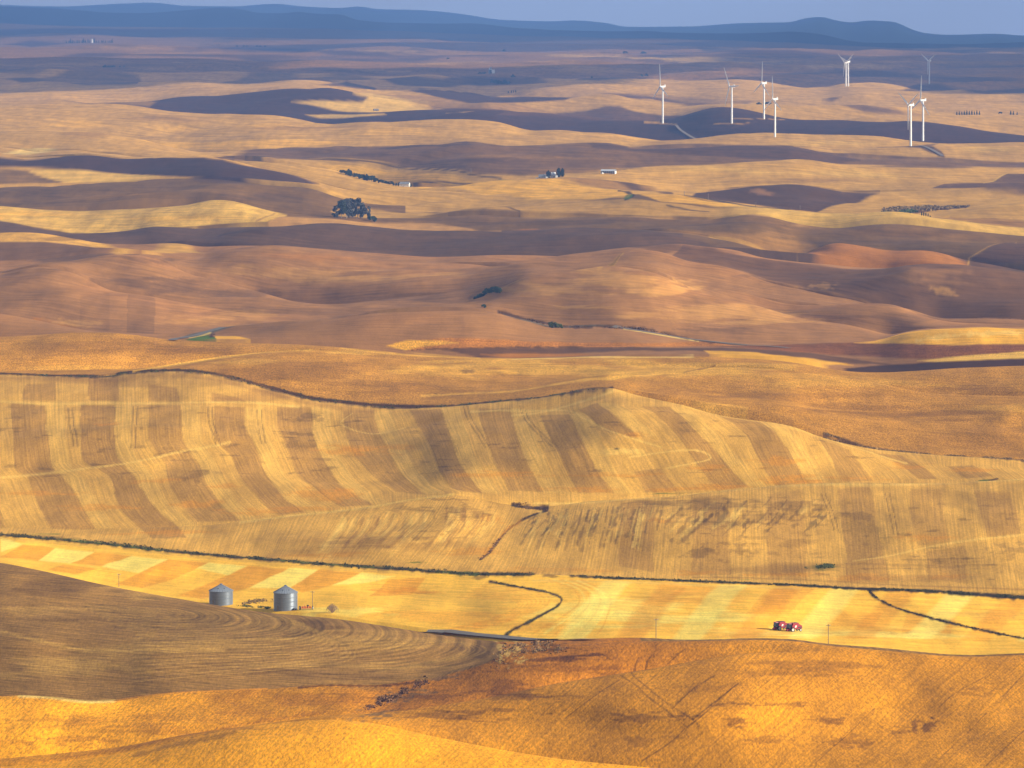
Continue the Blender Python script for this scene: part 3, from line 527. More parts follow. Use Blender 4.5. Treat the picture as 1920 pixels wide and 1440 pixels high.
# ---- flats behind
poly('orange', [(725,652),(760,642),(840,636),(900,636),(1000,641),(1100,642),(1350,641),(1380,648),(1100,650),(950,652),(850,656),(770,660)], (.6,.4,.8), .95, ('c7',))
poly('golden', [(725,652),(760,642),(800,640),(860,645),(790,653),(760,660)], None, .8, ('c7',))
poly('fallow2', [(830,658),(870,653),(1000,651),(1300,652),(1460,658),(1640,680),(1700,686),(1500,680),(1300,660),(1100,659),(960,664),(900,670)], (.3,.3,.1), .9, ('c7',))
poly('orange', [(900,664),(960,661),(1090,661),(1110,664),(960,668)], None, .9, ('c7',)); poly('golden', [(1320,660),(1420,664),(1560,680),(1600,686),(1500,686),(1400,676),(1330,668)], None, .85, ('c7',))
poly('redsoil', [(1330,650),(1480,646),(1650,645),(1960,648),(1960,668),(1700,672),(1560,668),(1440,658)], (.5,.6,.6), .95, ('c7','c10'))
poly('golden', [(1640,640),(1673,630),(1703,622),(1780,614),(1847,611),(2700,613),(2700,649),(1700,646),(1600,645)], (.5,.4,.2), 1, ('c7','c10'))
line('pale', [(1720,640),(1800,628),(1920,624)], 4, .4, .8, ('c7',))
poly('tanlight', [(1720,676),(1800,668),(1920,662),(2700,660),(2700,676),(1850,677),(1780,681)], None, 1, ('c7',))
poly('fallow', [(1580,692),(1660,685),(1740,679),(1850,676),(2700,674),(2700,700),(1580,700)], (.3,.3,.1), 1, ('c7',))
line('road', [(945,588),(990,600),(1040,612),(1110,610),(1160,613),(1220,625),(1300,637),(1400,646)], 1.6, .9)
line('pale', [(1170,616),(1230,627),(1310,640)], 1.1, .8)
line('bank', [(935,584),(960,589),(1000,599),(1060,612),(1110,613)], 2.2, .8, .7); line('brush', [(1120,611),(1200,615),(1290,634),(1340,642)], 2.2, .8, .7)
line('brush', [(770,659),(840,655),(1000,650),(1200,651)], 1.2, .8, .8)
poly('green', [(345,641),(372,632),(390,629),(402,634),(408,640),(380,641)], None, 1, ('c7',)); poly('golden', [(405,640),(402,631),(440,634),(470,641)], None, 1, ('c7',))
blob('bank', 396, 632, 10, 5, .9, .8); line('road', [(330,637),(352,633),(400,626),(440,617)], 1.8, 1)
line('pale', [(355,635),(395,628)], .8, .7)
# ---- dunes: soil tones, plus dark patches painted as shade on slopes facing left
DU = ('c10','c11','c12','c13')
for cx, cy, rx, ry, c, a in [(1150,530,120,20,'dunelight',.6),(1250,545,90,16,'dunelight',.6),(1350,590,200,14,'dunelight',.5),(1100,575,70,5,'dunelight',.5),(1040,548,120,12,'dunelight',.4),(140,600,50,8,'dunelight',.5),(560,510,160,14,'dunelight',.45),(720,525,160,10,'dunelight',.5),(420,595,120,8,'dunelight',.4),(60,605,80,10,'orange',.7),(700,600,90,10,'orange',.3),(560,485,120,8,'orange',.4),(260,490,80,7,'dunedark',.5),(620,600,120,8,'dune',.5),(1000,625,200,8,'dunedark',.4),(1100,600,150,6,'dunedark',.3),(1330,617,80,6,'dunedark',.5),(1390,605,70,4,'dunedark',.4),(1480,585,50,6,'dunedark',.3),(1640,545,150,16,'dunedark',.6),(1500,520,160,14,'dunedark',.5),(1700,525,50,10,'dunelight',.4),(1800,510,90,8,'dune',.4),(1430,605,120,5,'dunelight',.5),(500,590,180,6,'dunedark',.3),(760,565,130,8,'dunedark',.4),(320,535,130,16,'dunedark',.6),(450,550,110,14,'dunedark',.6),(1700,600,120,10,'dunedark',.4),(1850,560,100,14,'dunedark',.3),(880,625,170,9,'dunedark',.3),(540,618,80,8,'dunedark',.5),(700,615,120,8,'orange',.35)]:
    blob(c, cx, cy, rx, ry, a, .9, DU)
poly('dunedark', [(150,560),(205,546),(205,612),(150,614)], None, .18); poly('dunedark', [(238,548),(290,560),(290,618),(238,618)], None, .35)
line('tan', [(1170,492),(1140,508),(1122,516)], 1.6, .9, .6); line('brush', [(1166,494),(1138,509)], 1.2, .6, .8)
line('tan', [(870,566),(905,556),(945,540),(975,529),(1000,523)], 1.4, .5, .6); line('golden', [(935,556),(950,545),(985,529)], 1.6, .8, .8); line('tandark', [(700,590),(800,580),(860,570)], 1.6, .5, .6)
line('road', [(440,617),(520,604),(600,597),(680,590)], 1.0, .5)
for k in [KI[b] for b in ('c7','c10','c11','c12','c13','c14','c15')]:  # paler towards each crest: eroded soil, with sunlit ridge tops painted in
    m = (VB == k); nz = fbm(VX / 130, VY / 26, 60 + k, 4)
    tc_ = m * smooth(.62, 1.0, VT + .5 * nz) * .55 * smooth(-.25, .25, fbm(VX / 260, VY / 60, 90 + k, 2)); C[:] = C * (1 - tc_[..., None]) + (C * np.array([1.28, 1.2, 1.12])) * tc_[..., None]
# ---- brown middle
poly('dunedark', [(-800,470),(60,460),(180,473),(260,478),(200,484),(100,492),(-800,500)], None, .7, ('c13','c12'))
stripe('fallow2', [(1280,472),(1380,480),(1500,490),(1613,500),(1700,496),(1800,495),(2700,512)], [(1250,492),(1390,515),(1450,538),(1563,558),(1680,570),(1800,600),(2700,600)], (.35,.5,.1), .75, ('c13',))
blob('dune', 1760, 520, 70, 14, .5, 1, ('c13',)); blob('dunelight', 1770, 537, 30, 6, .5, 1, ('c13',)); blob('dunelight', 1540, 548, 40, 6, .4, 1.2, ('c13',))
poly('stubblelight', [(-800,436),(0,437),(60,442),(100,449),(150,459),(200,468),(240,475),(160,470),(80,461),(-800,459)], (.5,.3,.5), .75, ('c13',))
poly('tan', [(265,474),(300,467),(340,464),(385,473),(340,474),(300,477)], None, 1, ('c13',)); line('tan', [(120,458),(190,471),(260,476)], 1.4, .8)
for cx, cy, rx, ry, c, a in [(400,450,200,8,'dune',.5),(760,450,200,10,'dunedark',.5),(900,470,220,9,'fallow2',.5),(1150,455,170,9,'dune',.4),(700,470,160,6,'dune',.5),(150,455,120,6,'darkbrown',.5),(1250,475,80,8,'fallow2',.6)]:
    blob(c, cx, cy, rx, ry, a, .9, ('c14','c13'))
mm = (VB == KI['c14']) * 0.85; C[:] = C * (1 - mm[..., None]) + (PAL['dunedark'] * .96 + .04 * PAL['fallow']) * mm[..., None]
poly('greybrown', [(1280,440),(1380,450),(1450,466),(1495,479),(1470,482),(1380,470),(1280,452)], None, .6, ('c14','c15')); 
poly('tandark', [(1190,441),(1280,441),(1390,445),(1480,452),(1560,460),(1520,472),(1490,478),(1440,468),(1380,455),(1280,445)], None, .8)
poly('orange', [(1505,484),(1530,470),(1563,455),(1613,462),(1680,470),(1730,470),(1773,476),(1820,490),(1740,490),(1660,499),(1600,498),(1540,490)], (.4,.3,.2), .9, ('c14',))
line('tan', [(1495,482),(1520,471),(1548,458)], 3.0, .9); line('brush', [(1500,484),(1530,468)], 1.0, .6, .5); line('tan', [(1330,448),(1400,456),(1450,470),(1480,480)], 1.4, .7)
poly('fallow2', [(1820,490),(1860,465),(1905,445),(2700,440),(2700,515),(1860,495)], None, .9, ('c14','c15')); line('tan', [(1815,488),(1860,464),(1905,444)], 1.0, .6)
# ---- y 330..440
B15 = ('c15','c16')
poly('dunelight', [(640,409),(720,412),(800,411),(850,415),(900,424),(960,423),(1020,434),(940,436),(840,437),(740,432),(640,417),(560,413),(500,416),(520,404),(580,406)], (.4,.3,.2), .75, B15)
line('tan', [(600,413),(680,418),(760,431),(840,436),(940,435)], 1.2, .8); blob('orange', 985, 423, 40, 4, .6, .6, B15)
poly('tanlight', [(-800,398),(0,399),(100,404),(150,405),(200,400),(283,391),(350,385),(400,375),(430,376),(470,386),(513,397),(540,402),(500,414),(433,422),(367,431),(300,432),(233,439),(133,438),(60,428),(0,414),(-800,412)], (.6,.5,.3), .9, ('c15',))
blob('golden', 60, 410, 90, 6, .5, 1, ('c15',)); blob('golden', 330, 412, 140, 7, .4, 1, ('c15',)); line('tandark', [(480,415),(515,400)], 1.4, .6)
line('darkbrown', [(220,390),(262,370),(305,345)], 2.2, .3, 1); line('darkbrown', [(0,392),(90,396),(160,392)], 1.4, .5, .6)
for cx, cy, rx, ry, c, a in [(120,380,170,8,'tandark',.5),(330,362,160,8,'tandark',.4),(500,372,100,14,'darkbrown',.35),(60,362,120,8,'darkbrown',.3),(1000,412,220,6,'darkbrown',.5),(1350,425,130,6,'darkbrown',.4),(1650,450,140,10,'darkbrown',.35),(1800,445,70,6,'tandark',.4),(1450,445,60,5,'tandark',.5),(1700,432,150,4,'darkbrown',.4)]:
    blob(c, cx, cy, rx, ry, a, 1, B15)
poly('tan', [(650,385),(700,392),(760,398),(840,403),(780,410),(700,409),(640,405),(620,395)], None, .9, ('c16',))
poly('golden', [(780,348),(830,344),(900,342),(960,345),(1060,352),(1160,362),(1190,368),(1180,378),(1100,380),(1000,378),(900,372),(840,364),(800,356)], (.4,.5,.15), .85)
poly('golden', [(1195,372),(1280,373),(1380,390),(1413,393),(1340,392),(1240,386)], None, .8)
poly('tan', [(850,366),(900,373),(1000,380),(1100,382),(1180,380),(1240,388),(1340,396),(1413,398),(1500,412),(1563,431),(1500,430),(1440,415),(1380,409),(1347,413),(1280,409),(1100,404),(973,402),(907,398),(840,402),(760,396),(760,376)], None, .85, ('c15','c16','c17'))
mm = (VB == KI['c16']) * smooth(1310, 1450, VX) * .9; C[:] = C * (1 - mm[..., None]) + PAL['tanlight'] * mm[..., None]
line('darkbrown', [(925,394),(950,397),(975,402)], 1.0, .8)
poly('tandark', [(960,345),(1020,336),(1100,340),(1200,353),(1260,366),(1190,366),(1160,360),(1060,350)], None, .85)
line('fallow', [(1010,334),(1080,341),(1150,347),(1210,360),(1260,369)], 2.4, .8); line('ditch', [(1160,364),(1184,370),(1188,374),(1178,380),(1172,382)], 2.0, .9)
poly('green', [(1168,380),(1178,372),(1187,371),(1186,377),(1178,382)], None, .8); poly('green', [(935,330),(1000,333),(975,338),(960,336)], None, .9); line('tan', [(880,326),(930,334),(975,338)], 1.4, .9)
line('ditch', [(1270,371),(1330,379),(1400,391),(1440,394)], 1.6, .9); line('ditch', [(1440,394),(1500,398),(1560,409)], 1.6, .8); line('ditch', [(1250,394),(1330,402)], .9, .8); line('green', [(1440,395),(1480,397)], 1.0, .8)
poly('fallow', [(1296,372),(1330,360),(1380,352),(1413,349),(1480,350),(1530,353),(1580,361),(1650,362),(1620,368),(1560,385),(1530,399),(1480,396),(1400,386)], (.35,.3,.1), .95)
blob('dune', 1430, 363, 30, 4, .7, .6); blob('fallow2', 1510, 375, 50, 8, .6, .8)
poly('brush', [(1650,402),(1660,392),(1720,384),(1800,384),(1825,388),(1760,392),(1720,400)], (.9,.2,.9), .95); blob('green', 1690, 396, 30, 4, .7, 1)
poly('redsoil', [(1765,412),(1820,418),(2700,412),(2700,424),(1850,424)], None, .6); poly('tandark', [(1500,398),(1600,395),(1700,408),(1770,425),(2700,436),(2700,426),(1780,414)], None, .7, ('c17',))
poly('fallow2', [(1745,357),(1770,344),(1880,342),(2700,340),(2700,356),(1860,360)], None, .95); poly('fallow2', [(1848,342),(1890,320),(2700,318),(2700,341)], None, .9); line('tan', [(1740,360),(1770,343)], 1.2, .8); line('tanlight', [(1845,342),(1888,320)], 1.2, .8)
# left purple field
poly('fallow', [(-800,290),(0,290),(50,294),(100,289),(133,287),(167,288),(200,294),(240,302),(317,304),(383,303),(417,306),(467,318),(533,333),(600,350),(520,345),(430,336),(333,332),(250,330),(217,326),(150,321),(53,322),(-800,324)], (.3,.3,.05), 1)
blob('fallow2', 25, 308, 45, 8, .8, .5, ('c17',)); poly('tanlight', [(53,325),(100,322),(150,321),(217,326),(300,333),(250,341),(180,342),(120,341)], None, 1)
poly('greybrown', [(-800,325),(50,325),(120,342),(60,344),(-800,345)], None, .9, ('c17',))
mm = ((VB == KI['c17']) & (VX > 330) & (VY > 334) & (VX < 600)) * .0
# ---- y 240..330
B19 = ('c18','c19')
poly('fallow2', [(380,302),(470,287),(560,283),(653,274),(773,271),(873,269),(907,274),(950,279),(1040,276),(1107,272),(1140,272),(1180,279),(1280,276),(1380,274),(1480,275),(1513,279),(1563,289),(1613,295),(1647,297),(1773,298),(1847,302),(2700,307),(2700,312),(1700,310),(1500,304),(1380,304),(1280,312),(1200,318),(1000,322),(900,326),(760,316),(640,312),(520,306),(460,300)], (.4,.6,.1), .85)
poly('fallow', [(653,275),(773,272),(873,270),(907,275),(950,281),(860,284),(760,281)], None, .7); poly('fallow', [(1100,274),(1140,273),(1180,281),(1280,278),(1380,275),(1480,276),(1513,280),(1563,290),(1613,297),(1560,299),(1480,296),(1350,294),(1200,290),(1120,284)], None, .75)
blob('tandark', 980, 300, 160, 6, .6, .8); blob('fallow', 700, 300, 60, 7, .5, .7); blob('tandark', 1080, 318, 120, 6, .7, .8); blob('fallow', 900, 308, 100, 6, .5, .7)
line('tan', [(440,300),(600,305),(740,315),(860,325)], 1.6, .7); line('ditch', [(460,299),(600,307),(760,317),(880,327),(940,329)], .9, .8)
poly('golden', [(600,318),(650,318),(740,322),(830,330),(920,337),(880,341),(790,345),(740,342),(680,333),(620,324)], None, .75); line('ditch', [(775,348),(830,343),(900,338)], .9, .8)
poly('golden', [(260,272),(330,268),(430,270),(560,265),(640,268),(560,278),(470,284),(400,288),(340,283)], None, .75, ('c20','c19'))
blob('golden', 140, 231, 70, 7, .5, 1, ('c20',)); blob('pale', 60, 283, 60, 5, .6, .6, ('c18','c19')); blob('golden', 420, 235, 160, 8, .35, 1, ('c20',)); blob('tandark', 300, 222, 110, 6, .5, .8, ('c20',)); blob('tandark', 200, 262, 90, 6, .5, .8); blob('golden', 760, 250, 160, 8, .3, 1, ('c20',)); blob('tandark', 560, 240, 100, 5, .5, .9, ('c20',))
poly('pale', [(-800,196),(0,197),(20,195),(36,200),(0,203),(-800,203)], None, .9)
for cx, cy, rx, ry, c, a in [(1350,325,150,6,'tanlight',.5),(1600,328,160,6,'tanlight',.5),(1500,340,160,5,'tandark',.5),(1750,312,140,4,'fallow2',.6),(1850,285,80,6,'tanlight',.5),(1550,270,120,5,'tanlight',.4),(1300,268,140,4,'tandark',.3)]:
    blob(c, cx, cy, rx, ry, a, .8)
line('greybrown', [(1150,322),(1230,318),(1330,307),(1430,302)], 1.2, .8)
for i in range(14): line('tandark', [(1700 + i * 6, 352), (1850 + i * 8, 322)] if i % 2 else [(1680 + i * 7, 360), (1745 + i * 4, 345)], .8, .2, .5)
poly('fallow', [(1640,280),(1700,279),(1730,272),(1760,270),(1740,277),(1765,288),(1772,296),(1745,291),(1725,284)], None, .8); line('fallow', [(1645,279),(1708,281),(1750,284)], 1.0, .8); line('greybrown', [(1726,279),(1745,286),(1770,297)], 1.4, .9)
# ---- turbine ridge (y 170..260)
B21 = ('c21',)
line('road', [(1268,232),(1278,240),(1300,251),(1320,259)], 1.2, .9, .2, B21); line('tan', [(1270,234),(1282,244),(1296,251)], .8, .7, .3, B21); line('tan', [(1208,230),(1240,231),(1268,232)], 1.2, .7, .3, B21); line('tan', [(1338,225),(1374,226),(1405,224)], 1.0, .7, .3, B21); line('tan', [(1376,216),(1432,217),(1470,219)], 1.0, .7, .3, B21); line('fallow2', [(1372,232),(1420,222)], 1.2, .6)
poly('tan', [(180,201),(267,198),(300,197),(280,204)], None, .4, B21)
# left: purple tongue with pale strips
poly('tanlight', [(545,191),(600,189),(680,190),(690,187),(660,182),(690,180),(720,184),(800,195),(835,205),(800,207),(700,207),(640,203),(590,196)], None, 1, ('c21','c22')); poly('tanlight', [(570,213),(620,210),(720,213),(725,216),(660,219),(600,218)], None, 1, ('c21',)); poly('tanlight', [(836,213),(870,212),(890,214),(870,217)], None, 1, ('c21',))
blob('fallow2', 900, 205, 140, 6, .7, .6, ('c21',)); poly('tan', [(-800,191),(0,193),(37,191),(110,188),(180,196),(60,199),(-800,196)], None, .9, ('c21',))
poly('tandark', [(700,183),(800,183),(940,196),(1000,205),(1050,212),(960,210),(840,203),(780,196)], None, .6)
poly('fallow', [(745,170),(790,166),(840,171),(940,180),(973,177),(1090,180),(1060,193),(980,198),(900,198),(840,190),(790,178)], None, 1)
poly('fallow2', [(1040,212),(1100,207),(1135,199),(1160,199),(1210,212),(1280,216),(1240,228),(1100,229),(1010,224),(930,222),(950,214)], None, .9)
poly('fallow2', [(1125,178),(1200,182),(1290,190),(1350,193),(1290,196),(1200,190)], None, .9); poly('fallow2', [(1530,200),(1600,203),(1700,212),(1740,214),(1620,212)], None, .8)
poly('fallow2', [(1140,179),(1190,186),(1240,190),(1300,193),(1400,195),(1420,190),(1340,183),(1240,180)], None, .35)
# ---- far
for pts in [[(700,150),(760,145),(830,148),(900,147),(960,152),(880,155),(820,160),(760,158),(720,152)],[(560,165),(620,158),(650,153),(700,163),(712,170),(640,163),(600,164)],[(865,153),(930,147),(990,147),(1040,151),(960,155),(900,157)],[(1060,155),(1100,146),(1160,145),(1225,149),(1190,154),(1120,158)],
            [(80,155),(160,152),(260,153),(258,158),(160,160)],[(410,92),(500,94),(640,95),(760,97),(900,104),(950,107),(840,108),(720,108),(620,106),(560,100),(470,98)],[(600,108),(720,110),(840,108),(780,114),(680,114)],[(100,108),(180,100),(260,100),(420,103),(560,110),(590,118),(500,116),(380,110),(250,104),(180,107)],
            [(1085,108),(1180,104),(1290,108),(1500,114),(1530,120),(1380,116),(1200,116),(1120,112)],[(1240,97),(1330,95),(1480,97),(1620,103),(1500,103),(1380,102)],[(1380,140),(1460,138),(1540,134),(1600,133),(1690,140),(1800,145),(1920,152),(1920,158),(1800,155),(1700,150),(1580,141),(1480,142)],[(1680,170),(1720,163),(1760,162),(1800,168),(1770,176),(1730,176)],[(1540,190),(1560,186),(1580,186),(1560,191)],
            [(1800,176),(1860,168),(1940,166),(1940,178),(1850,181)],[(0,82),(60,75),(130,79),(60,90)],[(0,150),(60,146),(100,150),(40,154)],[(290,152),(330,149),(360,150),(330,153)]]:
    poly('fallow', pts, None, .85)
poly('greybrown', [(415,148),(470,142),(560,142),(640,139),(700,146),(650,152),(560,152),(480,157),(440,156)], None, .8); poly('greybrown', [(60,148),(130,140),(200,140),(260,146),(280,153),(160,152),(90,151)], None, .8)
poly('greybrown', [(0,128),(50,131),(90,138),(60,143),(0,142)], None, .7)
for i in range(60):
    y0 = rng.uniform(62, 135); x0 = rng.uniform(0, 1920); y0 += (x0 / 1920) * 18 * (y0 < 110)
    blob(['fallow', 'greybrown', 'tan', 'forest'][i % 4] if y0 < 100 else ['fallow', 'greybrown', 'tan', 'tanlight'][i % 4], x0, y0, rng.uniform(50, 160), rng.uniform(1.5, 4.0), rng.uniform(.3, .7), .8)
blob('tanlight', 1600, 126, 120, 4, .5, .8); blob('tanlight', 700, 98, 120, 3, .5, .8); blob('tanlight', 1400, 118, 160, 4, .4, .8)

# ------------------------------------------------------------------ materials
MATS = {}
def new_mat(name):
    m = bpy.data.materials.new(name); m.use_nodes = True
    nt = m.node_tree; b = nt.nodes['Principled BSDF']; MATS[name] = m
    return m, nt, b
def N(nt, kind, **kw):
    n = nt.nodes.new(kind)
    for k, v in kw.items(): setattr(n, k, v)
    return n
def math_n(nt, op, a, b=None, clamp=False):
    n = N(nt, 'ShaderNodeMath', operation=op); n.use_clamp = clamp
    for i, v in enumerate((a, b)):
        if v is None: continue
        if isinstance(v, (int, float)): n.inputs[i].default_value = v
        else: nt.links.new(v, n.inputs[i])
    return n.outputs[0]
def plain(name, rgb, rough=.7, metal=0.0, var=.25, scale=3.0, bump=0.0):
    m, nt, b = new_mat(name); L = nt.links
    tc = N(nt, 'ShaderNodeTexCoord'); ns = N(nt, 'ShaderNodeTexNoise')
    ns.inputs['Scale'].default_value = scale; ns.inputs['Detail'].default_value = 5
    L.new(tc.outputs['Object'], ns.inputs['Vector'])
    mx = N(nt, 'ShaderNodeMix', data_type='RGBA')
    c = np.array(rgb, float)
    mx.inputs['A'].default_value = (*np.clip(c * (1 - var), 0, 1), 1); mx.inputs['B'].default_value = (*np.clip(c * (1 + var), 0, 1), 1)
    L.new(ns.outputs['Fac'], mx.inputs['Factor']); L.new(mx.outputs['Result'], b.inputs['Base Color'])
    b.inputs['Specular IOR Level'].default_value = .15 if rough >= .85 else .5
    b.inputs['Roughness'].default_value = rough; b.inputs['Metallic'].default_value = metal
    if bump:
        bn = N(nt, 'ShaderNodeBump'); bn.inputs['Strength'].default_value = bump; bn.inputs['Distance'].default_value = .05
        L.new(ns.outputs['Fac'], bn.inputs['Height']); L.new(bn.outputs[0], b.inputs['Normal'])
    return m

def ground_material():
    m, nt, b = new_mat('field_ground'); L = nt.links
    fc = N(nt, 'ShaderNodeAttribute', attribute_name='field'); tx = N(nt, 'ShaderNodeAttribute', attribute_name='tex'); rw = N(nt, 'ShaderNodeAttribute', attribute_name='row')
    st = N(nt, 'ShaderNodeSeparateXYZ'); L.new(tx.outputs['Vector'], st.inputs[0])
    geo = N(nt, 'ShaderNodeNewGeometry')
    def noise(vec, scale, detail, rough=.55):
        n = N(nt, 'ShaderNodeTexNoise'); n.inputs['Scale'].default_value = scale; n.inputs['Detail'].default_value = detail; n.inputs['Roughness'].default_value = rough
        L.new(vec, n.inputs['Vector']); return n.outputs['Fac']
    mp = N(nt, 'ShaderNodeMapping'); mp.inputs['Scale'].default_value = (1, .16, 1); L.new(geo.outputs['Position'], mp.inputs['Vector'])
    mott = noise(mp.outputs[0], .055, 7, .62)
    speck = noise(mp.outputs[0], 1.25, 6, .72)
    mr = N(nt, 'ShaderNodeMapping'); mr.inputs['Scale'].default_value = (.012, .55, 0); L.new(rw.outputs['Vector'], mr.inputs['Vector'])
    strk = noise(mr.outputs[0], 1.0, 5, .6)
    def term(f, w, amp):   # 1 + w*amp*(2f-1)
        a = math_n(nt, 'SUBTRACT', f, .5); a = math_n(nt, 'MULTIPLY', a, w); a = math_n(nt, 'MULTIPLY', a, amp); return math_n(nt, 'ADD', a, 1.0)
    g = math_n(nt, 'MULTIPLY', term(mott, st.outputs['X'], 2.6), term(strk, st.outputs['Y'], 2.6))
    g = math_n(nt, 'MULTIPLY', g, term(speck, st.outputs['Z'], 4.4))
    g = math_n(nt, 'MAXIMUM', g, .25)
    vm = N(nt, 'ShaderNodeVectorMath', operation='SCALE'); L.new(fc.outputs['Color'], vm.inputs[0]); L.new(g, vm.inputs['Scale'])
    L.new(vm.outputs[0], b.inputs['Base Color'])
    b.inputs['Roughness'].default_value = .95; b.inputs['Specular IOR Level'].default_value = .1
    bn = N(nt, 'ShaderNodeBump'); bn.inputs['Distance'].default_value = 1.0
    L.new(math_n(nt, 'MULTIPLY', st.outputs['Z'], .5), bn.inputs['Strength']); L.new(speck, bn.inputs['Height']); L.new(bn.outputs[0], b.inputs['Normal'])
    return m
GROUND = ground_material()

def tag(o, label=None, cat=None, group=None, kind=None):
    if label: o['label'] = label
    if cat: o['category'] = cat
    if group: o['group'] = group
    if kind: o['kind'] = kind
    return o
def sheet(name, r0, r1, mat):
    n = r1 - r0
    me = bpy.data.meshes.new(name)
    co = VP[r0:r1].reshape(-1, 3)
    i = (np.arange(n - 1)[:, None] * NX + np.arange(NX - 1)[None]).ravel()
    quads = np.stack([i, i + 1, i + NX + 1, i + NX], 1).astype(np.int32)
    nf = len(quads)
    me.vertices.add(len(co)); me.vertices.foreach_set('co', co.astype(np.float32).ravel())
    me.loops.add(nf * 4); me.loops.foreach_set('vertex_index', quads.ravel())
    me.polygons.add(nf); me.polygons.foreach_set('loop_start', np.arange(0, nf * 4, 4, dtype=np.int32))
    me.polygons.foreach_set('use_smooth', np.ones(nf, bool))
    me.update(calc_edges=True); me.validate()
    at = me.attributes.new('field', 'FLOAT_COLOR', 'POINT')
    cc = np.ones((len(co), 4), np.float32); cc[:, :3] = np.clip(C[r0:r1].reshape(-1, 3), 0, .95); at.data.foreach_set('color', cc.ravel())
    at = me.attributes.new('tex', 'FLOAT_VECTOR', 'POINT'); at.data.foreach_set('vector', TEX[r0:r1].reshape(-1, 3).astype(np.float32).ravel())
    rw = np.zeros((len(co), 3), np.float32); rw[:, 0] = ROWX[r0:r1].ravel(); rw[:, 1] = ROWU[r0:r1].ravel()
    at = me.attributes.new('row', 'FLOAT_VECTOR', 'POINT'); at.data.foreach_set('vector', rw.ravel())
    me.materials.append(mat)
    o = bpy.data.objects.new(name, me); COL.objects.link(o); o['kind'] = 'structure'
    return o
# row streaks follow the shape of each band
for k in range(1, NC - 1):
    m = VB == k
    mid = 0.5 * (YT[k].mean() + YT[k + 1].mean()); hgt = (YT[k] - YT[k + 1])[(XG > 0) & (XG < 1920)].mean()
    ROWU[m] = (YT[k].mean() - VT[m] * hgt) * .75 + VY[m] * .25
mm = (VB == KI['c2']); ROWU[mm] = np.hypot(np.maximum(VX - 300, 0) / 6.5, VY - (1118 + .10 * VX))[mm]
yy_ = np.arange(690, 1130, 2.0)
LE = sorted([STRIPES[i_][0] for i_ in (0,1,2,3,4,5,6,7,8,11,12,13,14,15)], key=lambda l: l[0][0])
XS = np.array([np.interp(yy_, [p[1] for p in l], [p[0] for p in l]) for l in LE]); XS = np.maximum.accumulate(XS + np.arange(len(LE))[:, None] * .01, 0)
ROWX = VX.copy()
m5 = np.isin(VB, [KI['c5']]); r5, c5_ = np.where(m5)
iy = np.clip(((VY[r5, c5_] - 690) / 2).astype(int), 0, len(yy_) - 1); xv = VX[r5, c5_]
uu = np.zeros(len(xv))
for q_ in range(len(LE) - 1):
    a_, b_ = XS[q_, iy], XS[q_ + 1, iy]; sel = (xv >= a_) & (xv < b_); uu[sel] = q_ + (xv[sel] - a_[sel]) / np.maximum(b_[sel] - a_[sel], 1)
sel = xv < XS[0, iy]; uu[sel] = (xv[sel] - XS[0, iy][sel]) / 128; sel = xv >= XS[-1, iy]; uu[sel] = len(LE) - 1 + (xv[sel] - XS[-1, iy][sel]) / 128
ROWU[m5] = uu * 62; ROWX[m5] = VY[m5] * 1.6
m4 = (VB == KI['c4']); ROWU[m4] = (VX + (1075 - VY) * np.interp(VX, [500, 800, 950, 1100, 1500, 1900], [-.5, -.9, -.6, -.25, .1, .15]))[m4] * .5; ROWX[m4] = VY[m4] * 1.6
mm = (VB <= KI['c1b']); ROWU[mm] = (.66 * VX + .75 * VY + 6 * fbm(VX / 120, VY / 60, 12, 3))[mm] * .55
rb = np.where((VB[:, 0] >= KI['c28']))[0][0]; rm = np.where((VB[:, 0] >= KI['c29']))[0][0]
sheet('ground', 0, rb + 1, GROUND)
sheet('forested_plateau', rb, rm + 1, GROUND)
sheet('mountains', rm, NR, GROUND)
